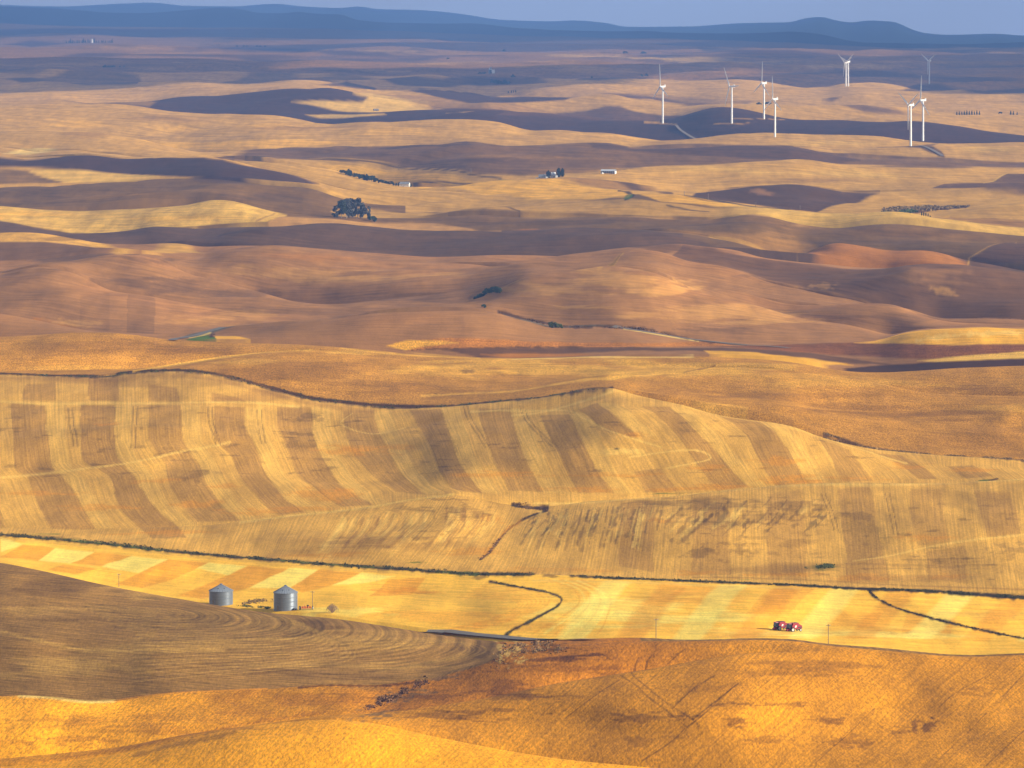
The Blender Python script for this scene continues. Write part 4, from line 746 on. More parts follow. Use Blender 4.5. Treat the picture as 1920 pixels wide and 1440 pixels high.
# ------------------------------------------------------------------ cloud bank out of view, shaped to shade the far country
def clouds():
    m, nt, b = new_mat('cloud'); L = nt.links
    nt.nodes.remove(b); out = [n for n in nt.nodes if n.type == 'OUTPUT_MATERIAL'][0]
    df = N(nt, 'ShaderNodeBsdfDiffuse'); tr = N(nt, 'ShaderNodeBsdfTranslucent'); mx = N(nt, 'ShaderNodeMixShader')
    df.inputs[0].default_value = (.85, .86, .88, 1); tr.inputs[0].default_value = (.8, .83, .88, 1); mx.inputs[0].default_value = .55
    L.new(df.outputs[0], mx.inputs[1]); L.new(tr.outputs[0], mx.inputs[2]); L.new(mx.outputs[0], out.inputs[0])
    me = bpy.data.meshes.new('shade_cloud_bank')
    nx, ny = 160, 190; x0, x1, y0, y1 = -16000., 30000., 8500., 52000.
    gx, gy = np.meshgrid(np.linspace(x0, x1, nx), np.linspace(y0, y1, ny))
    n = fbm(gx / 3600, gy / 4200, 77, 5); edge = smooth(8000, 23000, gy)
    cov = n * 1.8 + .84 * edge - .42
    z = 2700 + 500 * np.clip(cov, -.1, 1) + 120 * fbm(gx / 900, gy / 900, 78, 3)
    keep = cov > 0
    vid = -np.ones(gx.shape, int); vs_, fs = [], []
    def vv(i, j, top):
        h = max(0.0, min(1.0, cov[i, j] * 1.6)); vs_.append((gx[i, j], gy[i, j], 2700 + (700 * h if top else -40 * h) + (90 * n[i, j]))); return len(vs_) - 1
    T = {}; 
    for i in range(ny):
        for j in range(nx):
            if keep[i, j]: T[i, j] = (vv(i, j, True), vv(i, j, False))
    for i in range(ny - 1):
        for j in range(nx - 1):
            q = [(i, j), (i, j + 1), (i + 1, j + 1), (i + 1, j)]
            if all(k in T for k in q):
                fs.append([T[k][0] for k in q]); fs.append([T[k][1] for k in q][::-1])
    me.from_pydata(vs_, [], fs); me.polygons.foreach_set('use_smooth', np.ones(len(fs), bool)); me.materials.append(m)
    o = bpy.data.objects.new('shade_cloud_bank', me); COL.objects.link(o); o['kind'] = 'structure'
clouds()

# ------------------------------------------------------------------ builders
class MB:
    def __init__(self): self.v, self.f = [], []
    def add(self, vs, fs):
        o = len(self.v); self.v += [tuple(p) for p in vs]; self.f += [tuple(i + o for i in f) for f in fs]; return self
    def box(self, c, sz, rz=0.0, taper=(1, 1), ry=0.0):
        sx, sy, sz_ = sz[0] / 2, sz[1] / 2, sz[2] / 2; tx, ty = taper
        p = [(-sx,-sy,-sz_),(sx,-sy,-sz_),(sx,sy,-sz_),(-sx,sy,-sz_),(-sx*tx,-sy*ty,sz_),(sx*tx,-sy*ty,sz_),(sx*tx,sy*ty,sz_),(-sx*tx,sy*ty,sz_)]
        R = Matrix.Rotation(rz, 3, 'Z') @ Matrix.Rotation(ry, 3, 'Y')
        return self.add([R @ Vector(q) + Vector(c) for q in p], [(0,3,2,1),(4,5,6,7),(0,1,5,4),(1,2,6,5),(2,3,7,6),(3,0,4,7)])
    def tube(self, a, b, r0, r1=None, n=8, cap=True):
        a, b = Vector(a), Vector(b); r1 = r0 if r1 is None else r1
        d = (b - a).normalized(); u = d.orthogonal().normalized(); w = d.cross(u)
        vs = [a + (u * math.cos(t) + w * math.sin(t)) * r0 for t in [2*math.pi*i/n for i in range(n)]] + [b + (u * math.cos(t) + w * math.sin(t)) * r1 for t in [2*math.pi*i/n for i in range(n)]]
        fs = [(i, (i+1) % n, n + (i+1) % n, n + i) for i in range(n)]
        if cap: fs += [tuple(range(n))[::-1], tuple(range(n, 2*n))]
        return self.add(vs, fs)
    def lathe(self, prof, n=32, axis='Z', c=(0,0,0)):
        vs, fs = [], []
        for r, z in prof:
            for i in range(n):
                t = 2*math.pi*i/n; p = (r*math.cos(t), r*math.sin(t), z)
                if axis == 'Y': p = (p[0], p[2], p[1])
                if axis == 'X': p = (p[2], p[0], p[1])
                vs.append(Vector(p) + Vector(c))
        for k in range(len(prof) - 1):
            for i in range(n): fs.append((k*n+i, k*n+(i+1) % n, (k+1)*n+(i+1) % n, (k+1)*n+i))
        fs += [tuple(range(n))[::-1], tuple(range((len(prof)-1)*n, len(prof)*n))]
        return self.add(vs, fs)
    def prism(self, prof, y0, y1):   # outline in x,z pushed along y
        n = len(prof)
        vs = [(x, y0, z) for x, z in prof] + [(x, y1, z) for x, z in prof]
        return self.add(vs, [tuple(range(n)), tuple(range(n, 2*n))[::-1]] + [(i, n+i, n+(i+1) % n, (i+1) % n) for i in range(n)])
    def mesh(self, name, mat, smooth_=False):
        me = bpy.data.meshes.new(name); me.from_pydata(self.v, [], self.f); me.materials.append(mat)
        bm = bmesh.new(); bm.from_mesh(me); bmesh.ops.recalc_face_normals(bm, faces=bm.faces); bm.to_mesh(me); bm.free()
        if smooth_:
            me.polygons.foreach_set('use_smooth', np.ones(len(me.polygons), bool))
            me.set_sharp_from_angle(angle=math.radians(40))
        return me
    def build(self, name, mat, parent=None, smooth_=False):
        o = bpy.data.objects.new(name, self.mesh(name, mat, smooth_)); COL.objects.link(o); o.parent = parent; return o
def inst(name, me, parent, loc=(0,0,0), rot=(0,0,0), sc=(1,1,1)):
    o = bpy.data.objects.new(name, me); COL.objects.link(o); o.parent = parent; o.location = loc; o.rotation_euler = rot; o.scale = sc; return o
def empty(name, loc, rz=0, sc=1.0):
    o = bpy.data.objects.new(name, None); COL.objects.link(o); o.empty_display_size = .5; o.location = loc; o.rotation_euler = (0,0,rz); o.scale = (sc,)*3; return o
def mpp(x, y): return P(x, y).y * S          # metres per photograph pixel there

M_WHITE = plain('turbine_white', (.80,.80,.78), .45, var=.04); M_STEEL = plain('galvanised_steel', (.165,.20,.25), .38, .35, var=.18, scale=1.2); M_STEELD = plain('dark_steel', (.16,.17,.18), .5, .4)
M_ROOFST = plain('bin_roof_steel', (.30,.34,.40), .45, .3, var=.08)
M_RED = plain('machine_red', (.28,.018,.03), .4, var=.2); M_ORANGE = plain('implement_red', (.52,.07,.03), .55, var=.3); M_TYRE = plain('tyre_rubber', (.018,.018,.018), .85); M_RIM = plain('rim_pale', (.5,.48,.43), .5, var=.1)
M_GLASS = plain('cab_glass', (.02,.025,.03), .08); M_BLACK = plain('machine_black', (.03,.03,.032), .6); M_WALL = plain('white_paint', (.78,.77,.74), .7, var=.06); M_ROOF = plain('grey_roof', (.22,.23,.25), .6); M_BARN = plain('barn_roof', (.55,.58,.62), .45, .2, var=.1)
M_WOOD = plain('pole_wood', (.20,.15,.11), .85); M_BARK = plain('bark', (.20,.17,.15), .9); M_BARKP = plain('pale_bark', (.36,.33,.30), .9); M_DRY = plain('dry_twigs', (.34,.24,.17), .9); M_WIN = plain('window_pane', (.03,.035,.045), .15); M_ASPH = plain('asphalt', (.16,.145,.13), .9, var=.2, scale=.2); M_GRAVEL = plain('gravel_road', (.20,.16,.13), .95, var=.2, scale=.2)
def leaf_mat(name, rgb, var=.45):
    m, nt, b = new_mat(name); L = nt.links
    oi = N(nt, 'ShaderNodeObjectInfo'); ge = N(nt, 'ShaderNodeNewGeometry'); hs = N(nt, 'ShaderNodeHueSaturation'); hs.inputs['Color'].default_value = (*rgb, 1)
    v = math_n(nt, 'ADD', math_n(nt, 'MULTIPLY', ge.outputs['Random Per Island'], var * 1.6), math_n(nt, 'ADD', math_n(nt, 'MULTIPLY', oi.outputs['Random'], var), 1 - var * 1.2))
    L.new(v, hs.inputs['Value']); L.new(math_n(nt, 'ADD', math_n(nt, 'MULTIPLY', oi.outputs['Random'], .05), .475), hs.inputs['Hue'])
    L.new(hs.outputs[0], b.inputs['Base Color']); b.inputs['Roughness'].default_value = .8; b.inputs['Specular IOR Level'].default_value = .15
    return m
M_LEAF = leaf_mat('dark_leaves', (.050,.070,.040)); M_LEAFG = leaf_mat('green_leaves', (.085,.115,.035)); M_GREY = leaf_mat('grey_leaves', (.075,.078,.070)); M_CON = leaf_mat('conifer_needles', (.030,.050,.038)); M_GRASS = leaf_mat('ditch_grass', (.10,.115,.030), .6); M_WEED = leaf_mat('dry_weeds', (.19,.115,.045), .7); M_REED = leaf_mat('creek_sedge', (.060,.055,.020), .6)

# ------------------------------------------------------------------ roads
def strip(name, pts, hw, mat, lift=.25, label=None):
    p = np.array(curve(pts, 10)); d = np.gradient(p, axis=0)
    c = PS(p[:, 0], p[:, 1]); t = np.gradient(c, axis=0); t[:, 2] = 0; t /= np.linalg.norm(t, axis=1)[:, None]
    nrm = np.stack([-t[:, 1], t[:, 0], 0 * t[:, 0]], 1)
    up = PS(p[:, 0], p[:, 1] - 1.0); dn = PS(p[:, 0], p[:, 1] + 1.0)
    sl = (up[:, 2] - dn[:, 2]) / np.maximum(up[:, 1] - dn[:, 1], .1)          # ground slope away from the camera
    sl = np.clip(sl, -.15, .3)
    vs_, fs = [], []
    for i in range(len(c)):
        for sgn in (-1, 1):
            q = c[i] + nrm[i] * hw * sgn; q[2] += nrm[i, 1] * hw * sgn * sl[i] + lift; vs_.append(q)
    for i in range(len(c) - 1): fs.append((2*i, 2*i+1, 2*i+3, 2*i+2))
    b = MB(); b.add(vs_, fs); o = b.build(name, mat); o['kind'] = 'structure'; return o
strip('road', [(800,1186),(860,1191),(920,1197),(1020,1201),(1110,1203)], 3.6, M_ASPH, .5)
strip('road', [(322,640),(352,634),(400,626),(440,617)], 3.5, M_ASPH, .6)
strip('road', [(1150,612),(1220,624),(1300,637),(1400,647),(1480,655)], 3.0, M_GRAVEL, .5)
strip('track', [(1268,233),(1278,241),(1298,252),(1318,258)], 3.5, M_GRAVEL, 1.0)
strip('track', [(1722,279),(1745,286),(1768,296)], 3.5, M_GRAVEL, 1.0)

# ------------------------------------------------------------------ wind turbines
def turbine_meshes():
    t = MB().lathe([(2.3,-6),(2.25,0),(2.1,18),(1.9,40),(1.65,62),(1.45,78.2)], 20).mesh('tower', M_WHITE, True)
    n = MB(); n.box((.9,0,80), (10.4,3.5,3.6), taper=(.97,.9)); n.box((-4.1,0,80), (1.2,3.0,3.0)); n = n.mesh('nacelle', M_WHITE)
    c = MB(); c.box((4.9,0,82.9), (2.2,3.2,2.4), taper=(.8,1)); c = c.mesh('cooler', M_WHITE)
    h = MB().lathe([(1.5,.9),(1.62,.2),(1.55,-.6),(1.2,-1.5),(.6,-2.1),(.1,-2.3)], 16, 'X').mesh('hub', M_WHITE, True)
    b = MB(); sec = [(0,1.0,1.0,0),(2,1.1,1.0,0),(6,1.9,.95,-.25),(10,2.3,.8,-.35),(18,1.9,.65,-.25),(30,1.4,.5,-.12),(42,.95,.38,0),(48,.5,.25,.05),(49,.1,.08,.05)]
    vs_, fs = [], []; m = 10
    for z, cw, th, off in sec:
        for i in range(m):
            a = 2*math.pi*i/m; vs_.append((th*math.sin(a), cw*math.cos(a)+off, z))
    for k in range(len(sec)-1):
        for i in range(m): fs.append((k*m+i, k*m+(i+1) % m, (k+1)*m+(i+1) % m, (k+1)*m+i))
    b.add(vs_, fs); b = b.mesh('blade', M_WHITE, True)
    return t, n, c, h, b
TM = turbine_meshes()
def turbine(x, yb, yh, rot, yaw, label):
    p = P(x, yb); sc = (yb - yh) * S * p.y / 80.0
    r = empty('wind_turbine', p, math.radians(yaw), sc); tag(r, label, 'wind turbine', 'white three bladed wind turbines on the hills')
    inst('tower', TM[0], r); n = inst('nacelle', TM[1], r); inst('cooler', TM[2], n)
    h = inst('hub', TM[3], r, (-5.6,0,80))
    for k in range(3): inst('blade', TM[4], r, (-6.0,0,80), (math.radians(-(rot + 120*k)), 0, 0))
for a in [(1242.5,231,162,4,22,'leftmost white wind turbine, standing alone on the dark ploughed ridge'),
          (1372,225,156,33,24,'white wind turbine second from the left with one blade leaning right'),
          (1432.5,217,150,-4,22,'white wind turbine standing just behind the nearest one of the middle pair'),
          (1453,262,191,2,24,'white wind turbine rising from behind the pale field crest, tallest blade upright'),
          (1586,163,119,52,32,'left one of two faraway overlapping turbines with V shaped blades'),
          (1590.5,163,118,66,32,'right one of two faraway overlapping turbines with V shaped blades'),
          (1707.5,280,203,60,24,'nearest white wind turbine at the right, beside the dark gravel track'),
          (1730.5,265,189,-5,22,'white wind turbine close behind the nearest right one, one blade upright'),
          (1742.5,163,120,58,32,'small faraway turbine at the far right with two raised blades')]:
    turbine(*a)

# ------------------------------------------------------------------ grain bins
def grain_bin(x, y, wall_px, roof_px, rad_px, label, door=True):
    p = P(x, y); m = p.y * S; R, Hh, Rr = rad_px * m, wall_px * m, roof_px * m
    r = empty('grain_bin', p); tag(r, label, 'grain bin', 'corrugated steel grain bins by the ploughed field')
    prof = [(R, -2.0)]; nz = 44
    for i in range(nz + 1):
        z = Hh * i / nz; prof.append((R + .035 * math.cos(i * math.pi) + (.05 if i % 11 == 0 else 0), z))
    w = MB().lathe(prof, 56).build('wall', M_STEEL, r, False)
    for i in range(1, 4): MB().lathe([(R+.03, Hh*i/4-.07), (R+.10, Hh*i/4-.05), (R+.10, Hh*i/4+.05), (R+.03, Hh*i/4+.07)], 56).build('hoop', M_STEEL, w)
    b = MB(); n = 28
    for i in range(n):   # roof sheets with raised seams
        a0, a1 = 2*math.pi*i/n, 2*math.pi*(i+1)/n; am = (a0+a1)/2
        q = lambda rr, a, z: (rr*math.cos(a), rr*math.sin(a), z)
        b.add([q(R*1.05, a0+.012, Hh-.05), q(R*1.05, a1-.012, Hh-.05), q(R*.09, a1, Hh+Rr), q(R*.09, a0, Hh+Rr)], [(0,1,2,3)])
        b.tube(q(R*1.06, a0, Hh+.02), q(R*.09, a0, Hh+Rr+.06), .09, .05, 5)
    roof = b.build('roof', M_ROOFST, r)
    MB().lathe([(R*.13,Hh+Rr-.12),(R*.13,Hh+Rr+.22),(R*.05,Hh+Rr+.5),(.02,Hh+Rr+.55)], 14).build('roof_cap', M_STEEL, roof)
    for k in range(3):
        a = math.radians(-60 - 50*k); MB().box((R*.6*math.cos(a), R*.6*math.sin(a), Hh+Rr*.45), (.5,.5,.5)).build('roof_vent', M_STEEL, roof)
    l = MB(); a = math.radians(-104); cx, cy = (R+.22)*math.cos(a), (R+.22)*math.sin(a); tx, ty = -math.sin(a), math.cos(a)
    for s_ in (-.22, .22): l.tube((cx+tx*s_, cy+ty*s_, 0), (cx+tx*s_, cy+ty*s_, Hh*.86), .05, .05, 5)
    for i in range(18): l.tube((cx-tx*.22, cy-ty*.22, .3+i*Hh*.047), (cx+tx*.22, cy+ty*.22, .3+i*Hh*.047), .03, .03, 4)
    l.build('ladder', M_STEELD, r)
    if door:
        d = MB(); a = math.radians(-128); d.box(((R+.04)*math.cos(a), (R+.04)*math.sin(a), 1.3), (.16,.9,1.9), a); d = d.build('door', M_STEELD, r)
    return r
grain_bin(414.5, 1133, 26, 11.5, 22.3, 'left round steel grain bin, its foot hidden behind the brown field')
grain_bin(535.5, 1146, 33, 12, 22.3, 'right round steel grain bin beside the red implement and the pole')

# ------------------------------------------------------------------ wheels and machines
def wheel(parent, c, R, w, yaw=0.0, rim=M_RIM, name='wheel'):
    h = w / 2
    t = MB().lathe([(R*.62,-h*.8),(R*.9,-h),(R,-h*.6),(R,h*.6),(R*.9,h),(R*.62,h*.8)], 22, 'Y')
    for i in range(18):
        a = 2*math.pi*i/18
        t.box((R*1.0*math.cos(a), (h*.3 if i % 2 else -h*.3), R*1.0*math.sin(a)), (.09, h*1.1, .09), 0, (1,1), -a)
    wo = t.build(name, M_TYRE, parent); wo.location = c; wo.rotation_euler = (0,0,yaw)
    MB().lathe([(R*.64,-h*.86),(R*.60,-h*.5),(R*.25,-h*.45),(R*.22,-h*.75),(.02,-h*.75)], 18, 'Y').build('rim', rim, wo)
    MB().lathe([(R*.64,h*.86),(R*.60,h*.5),(R*.25,h*.45),(R*.22,h*.75),(.02,h*.75)], 18, 'Y').build('rim', rim, wo)
    return wo
def combine(x, y, yaw, label):
    r = empty('combine_harvester', P(x, y), math.radians(yaw)); tag(r, label, 'combine', 'red combine harvesters parked on the stubble')
    # local: front is -x
    b = MB(); b.prism([(-1.6,1.1),(2.4,1.0),(3.0,1.5),(3.0,2.3),(1.9,2.9),(-1.4,2.9),(-1.7,2.2)], -1.25, 1.25); body = b.build('body', M_RED, r)
    for sg in (-1, 1):
        MB().prism([(-.5,1.75),(.2,1.75),(.5,2.5),(-.2,2.55)], 1.27*sg, 1.31*sg).build('side_panel', M_WALL, body)
        MB().prism([(.9,1.35),(2.6,1.5),(2.6,1.9),(1.2,2.0)], 1.27*sg, 1.30*sg).build('louvre', M_BLACK, body)
    MB().box((2.9,0,1.5), (.7,1.9,.7)).build('straw_chopper', M_BLACK, r)
    g = MB(); g.prism([(-1.2,2.9),(1.1,2.9),(1.5,3.5),(-1.5,3.5)], -1.25, 1.25); g = g.build('grain_tank', M_RED, r); MB().box((0,0,3.49), (2.5,2.2,.1)).build('tank_opening', M_BLACK, g)
    c = MB(); c.prism([(-3.05,1.75),(-1.72,1.75),(-1.72,3.2),(-2.75,3.2)], -.85, .85); c = c.build('cab', M_GLASS, r)
    MB().box((-2.3,0,3.3), (1.5,1.9,.22), taper=(.9,.9)).build('cab_roof', M_RED, c); MB().box((-2.4,0,1.7), (1.3,1.8,.16)).build('cab_floor', M_BLACK, c)
    for sg in (-.86, .86): MB().tube((-2.74,sg,3.2), (-3.04,sg,1.75), .05, .05, 5).build('pillar', M_BLACK, c)
    f = MB(); f.prism([(-2.0,1.5),(-2.0,.9),(-3.6,.35),(-3.7,.95)], -.6, .6); f.build('feeder_house', M_RED, r)
    MB().tube((-1.0,1.55,3.1), (3.2,1.55,2.75), .17, .15, 10).build('unloading_auger', M_RED, r)
    MB().box((-1.75,-1.4,1.5), (.7,.5,.08)).box((-1.75,-1.62,1.15), (.5,.06,.9)).build('ladder', M_BLACK, r)
    MB().box((-1.6,0,.85), (.4,2.6,.35)).build('axle', M_BLACK, r); MB().box((2.3,0,.62), (.25,2.4,.25)).build('axle', M_BLACK, r)
    for sg in (-1, 1): wheel(r, (-1.6, 1.45*sg, .92), .92, .66)
    for sg in (-1, 1): wheel(r, (2.3, 1.25*sg, .6), .6, .42)
    MB().tube((1.6,.6,2.9), (1.6,.6,3.55), .08, .08, 6).build('exhaust', M_STEELD, r)
combine(1464, 1180.5, 30, 'left red combine harvester, its long shadow on the stubble')
combine(1489, 1184, 30, 'right red combine harvester with pale rear wheel rims, nose to tail behind another')
def drill(x, y):
    r = empty('farm_implement', P(x, y), math.radians(8)); tag(r, 'red farm implement with tall end wheels beside the right bin', 'implement')
    MB().box((0,0,.75), (4.6,.18,.18)).box((0,.9,.75), (4.4,.16,.16)).build('frame', M_ORANGE, r)
    for i in range(4): MB().box((-1.6+i*1.05,.3,1.15), (.55,.7,.75), taper=(1.25,1.3)).build('hopper', M_ORANGE, r)
    for i in range(9): MB().tube((-2.0+i*.5,-.1,.75), (-2.1+i*.5,-.25,.05), .045, .03, 5).build('tine', M_STEELD, r)
    wheel(r, (-2.75,.3,.85), .85, .35, math.pi/2+.25, M_RIM); wheel(r, (2.75,.3,.85), .85, .35, math.pi/2-.35, M_RIM)
    MB().box((.6,-.1,1.9), (.9,.5,.5)).tube((.6,-.1,.8), (.6,-.1,1.9), .1, .1, 6).build('drive_unit', M_BLACK, r); MB().tube((-.6,.3,1.3), (-.9,.3,2.3), .07, .07, 6).build('lift_arm', M_ORANGE, r)
drill(574.5, 1147)
t_ = empty('hand_cart', P(554, 1147)); tag(t_, 'small dark metal cart at the foot of the right bin', 'cart')
MB().box((0,-.3,.55), (1.3,.7,.12)).box((0,-.3,.9), (.1,.7,.6)).build('tray', M_STEELD, t_); wheel(t_, (-.4,-.6,.35), .35, .12); wheel(t_, (.4,-.6,.35), .35, .12)

# ------------------------------------------------------------------ poles
def pole(x, y, px, label, arm=True):
    p = P(x, y); h = px * p.y * S; r = empty('utility_pole', p, random.uniform(-.3,.3)); tag(r, label, 'pole', 'wooden utility poles')
    k = max(.15, .55 * p.y * S); k = min(k, .4)
    MB().tube((0,0,-3), (0,0,h), k, k*.75, 8).build('post', M_WOOD, r)
    if arm:
        MB().box((0,0,h*.93), (max(1.6, h*.2), .14, .16)).build('crossarm', M_WOOD, r)
        for s_ in (-.7, .7): MB().lathe([(.05,h*.93+.08),(.09,h*.93+.2),(.03,h*.93+.34)], 8, 'Z', (s_,0,0)).build('insulator', M_WALL, r)
pole(223, 1099, 25, 'wooden pole sticking up behind the left edge of the ploughed field')
pole(586, 1146, 35, 'wooden pole right beside the red implement at the bins')
pole(1230, 1200, 41, 'wooden pole between the valley track and the orange hill')
pole(1553, 1211, 38, 'wooden pole below the red combines at the orange hill crest')
for x, y, h, l in [(748,319,10,'thin pole above the windbreak trees and white house'),(883,326,10,'thin pole on the field edge left of the farmstead'),(1417,393,13,'thin pole below the dark purple field'),(1500,398,10,'thin pole at the right end of the dark roadside bank'),(1283,373,7,'short pole where the road bends past the golden field'),(1328,380,11,'thin pole left of the one below the purple field')]: pole(x, y, h, l)

# ------------------------------------------------------------------ trees
def leaf_cloud(cl, nq, size, seed):
    """clumps: (centre, radius) in unit tree space -> many small leaf faces"""
    g = np.random.default_rng(seed); vs_, fs = [], []
    for c, rad in cl:
        d = g.normal(size=(nq, 3)); d /= np.linalg.norm(d, axis=1)[:, None]
        p = np.array(c) + d * np.array(rad) * (g.random((nq, 1)) ** .45)
        a = g.normal(size=(nq, 3)); a /= np.linalg.norm(a, axis=1)[:, None]; b = np.cross(a, g.normal(size=(nq, 3))); b /= np.linalg.norm(b, axis=1)[:, None]
        s_ = size * g.uniform(.6, 1.4, (nq, 1))
        for i in range(nq):
            o = len(vs_); vs_ += [p[i] - a[i]*s_[i], p[i] + b[i]*s_[i]*.7, p[i] + a[i]*s_[i], p[i] - b[i]*s_[i]*.7]; fs.append((o, o+1, o+2, o+3))
    b_ = MB(); b_.v = [tuple(v) for v in vs_]; b_.f = fs; return b_
def mesh_raw(b, name, mat):
    me = bpy.data.meshes.new(name); me.from_pydata(b.v, [], b.f); me.materials.append(mat); return me
def limbs(n, h0, spread, top, r, seed):
    g = random.Random(seed); b = MB(); b.tube((0,0,-.06), (0,0,h0), r, r*.75, 7)
    for i in range(n):
        a = 2*math.pi*i/n + g.uniform(-.4,.4); e = (math.cos(a)*spread*g.uniform(.6,1), math.sin(a)*spread*g.uniform(.6,1), top*g.uniform(.75,1))
        m = (e[0]*.35, e[1]*.35, h0 + (e[2]-h0)*.5); b.tube((0,0,h0*.9), m, r*.6, r*.4, 6); b.tube(m, e, r*.4, r*.1, 5)
    return b
KINDS = {}
def kind(name, cl, nq, size, mat, lb, bark): KINDS[name] = [(mesh_raw(leaf_cloud(c, nq, size, 40+i), 'crown', mat), lb(i).mesh('trunk', bark)) for i, c in enumerate(cl)]
def round_clumps(seed, n=26, rx=.42, z0=.2, z1=1.0, cr=.15):
    g = random.Random(seed); o = []
    for i in range(n):
        t = g.uniform(z0 + cr*.6, z1 - cr*.5); u = (t - z0) / (z1 - z0); rr = rx * math.sqrt(max(.05, 1 - (2*u - .85)**2)) * g.uniform(.45, .95); a = g.uniform(0, 6.28)
        k = cr * g.uniform(.7, 1.25); o.append(((rr*math.cos(a), rr*math.sin(a), t), (k, k, k*.9)))
    return o
def col_clumps(seed, n=22, rx=.2, p=.7):
    g = random.Random(seed); o = []
    for i in range(n):
        t = (i + .5) / n; rr = rx * (math.sin(math.pi * min(1, t*.9 + .12)) ** p) ; a = g.uniform(0, 6.28); k = rr * g.uniform(.55, .85) + .02
        o.append(((rr*.45*math.cos(a), rr*.45*math.sin(a), .06 + t*.9), (k, k, k*1.3)))
    return o
def con_clumps(seed, n=20, rx=.24):
    g = random.Random(seed); o = []
    for i in range(n):
        t = i / (n - 1); rr = rx * (1 - t) ** .85 + .015; a = i*2.4
        o.append(((rr*.4*math.cos(a), rr*.4*math.sin(a), .08 + t*.9), (rr*.8, rr*.8, .05)))
    return o
def dome_clumps(seed, n=18, rx=.75):
    g = random.Random(seed); o = []
    for i in range(n):
        a = g.uniform(0, 6.28); u = math.sqrt(g.random()); z = .15 + (1 - u*u) * .62 * g.uniform(.5, 1); k = .24*g.uniform(.7,1.2); o.append(((rx*u*math.cos(a), rx*u*math.sin(a), z), (k, k, k*.85)))
    return o
kind('broad', [round_clumps(i) for i in range(3)], 110, .036, M_LEAF, lambda i: limbs(6, .22, .3, .8, .028, i), M_BARK)
kind('grey', [round_clumps(i+20, 24, .40, .05, 1.0, .12) for i in range(3)], 120, .036, M_GREY, lambda i: limbs(8, .10, .34, .95, .030, i), M_BARKP)
kind('poplar', [col_clumps(i) for i in range(2)], 90, .036, M_LEAF, lambda i: limbs(3, .2, .06, .9, .02, i), M_BARK)
kind('conifer', [con_clumps(i) for i in range(2)], 90, .038, M_CON, lambda i: limbs(3, .5, .03, .9, .02, i), M_BARK)
kind('shrub', [dome_clumps(i) for i in range(2)], 90, .07, M_LEAFG, lambda i: limbs(5, .08, .4, .6, .03, i), M_BARK)
kind('darkshrub', [dome_clumps(i+9) for i in range(2)], 90, .07, M_LEAF, lambda i: limbs(5, .08, .4, .6, .03, i), M_BARK)
def tree(k, x, y, hpx, asp, label, cat='tree', group=None, name=None, sink=.3):
    p = P(x, y); h = hpx * p.y * S; v = KINDS[k]; cr, tr = v[random.randrange(len(v))]
    nm = name or {'broad':'leafy_tree','grey':'cottonwood_tree','poplar':'columnar_tree','conifer':'conifer_tree','shrub':'green_shrub','darkshrub':'dark_shrub'}[k]
    r = empty(nm, p, random.uniform(0, 6.28)); r.scale = (h*asp, h*asp, h); tag(r, label, cat, group)
    inst('crown', cr, r); inst('trunk', tr, r); return r
G = 'grove trees on the brown hilltop'
for x, y, h, a, l in [(630,406,25,.8,'leftmost low tree of the dark grove on the hilltop'),(640,406.5,33,.8,'second tree from the left in the dark grove'),(650,407,37,.8,'tall tree left of the middle in the dark grove'),(661,407,38,.85,'tallest tree in the middle of the dark grove'),(671,407.5,37,.85,'tall tree right of the middle in the dark grove'),(680,408,27,.75,'thin sparse tree at the right side of the dark grove')]:
    tree('grey' if x != 640 else 'broad', x, y, h, a, l, 'tree', G)
tree('grey', 691, 409, 26, .5, 'narrow sparse tree between the dark grove and a round shrub', 'tree', G); tree('darkshrub', 698.5, 410.5, 13, .95, 'round dark green shrub right of the hilltop grove', 'shrub')
tree('shrub', 626, 328, 7.5, 1.7, 'wide green tree at the left end of the windbreak row', 'tree')
wx = 640.0; i = 0
while wx < 774:
    yb = np.interp(wx, [636, 682, 727, 773], [331, 340.5, 346, 350]); hh = random.uniform(6.5, 10.5) * (1.25 if 650 < wx < 700 else .85)
    tree(random.choice(['broad','broad','poplar','conifer']), wx, yb, hh, random.uniform(1.3, 1.8), 'dark tree in the windbreak row that leads to a white house', 'tree', 'windbreak row along the pale hill', 'windbreak_tree'); wx += random.uniform(4.0, 5.6); i += 1
tree('poplar', 1028, 331.5, 15, 1.3, 'dark tree between the two white farm houses', 'tree'); tree('poplar', 1047.5, 331, 18, 1.25, 'tall dark tree right beside the second white house', 'tree'); tree('poplar', 1054.5, 330.5, 16.5, 1.1, 'dark tree at the right end of the farmstead', 'tree')
for j in range(9):
    x = 893 + j*5.1; tree('broad', x, 565 - j*.75 + random.uniform(-1,1), random.uniform(9,11) + j*.4, 1.25, 'dark tree of the short row on the dune slope, shadow to its left', 'tree', 'short tree row on the dune slope')
tree('darkshrub', 907, 580, 8.5, .8, 'small dark shrub below the short tree row', 'shrub'); tree('shrub', 966.5, 532, 7.5, .62, 'small lone tree above the short tree row', 'tree')
tree('shrub', 1036, 614, 16, .8, 'larger green shrub beside the curving dune road', 'shrub'); tree('shrub', 1048, 614.5, 12, .7, 'smaller green shrub at the right of the curving dune road', 'shrub')
for j in range(10): tree('conifer', 1794 + j*4.7, 217, random.uniform(6.5,9), 1.0, 'dark conifer in the row on the far right hill', 'tree', 'conifer row on the far right hill')
tree('darkshrub', 1876, 216, 4.5, 1.1, 'low dark clump between the conifer row and frame edge', 'shrub')
for x, h in [(1895,8),(1900,7),(1907,6)]: tree('conifer', x, 217.5, h, 1.1, 'dark conifer near the right frame edge beyond the turbines', 'tree', 'conifers by the right frame edge')
for j in range(5): tree('poplar', 1728 + j*4, 419, random.uniform(6,8.5), .9, 'dark tree in the short row right of the pale hill crest', 'tree', 'short dark row behind the pale hill')
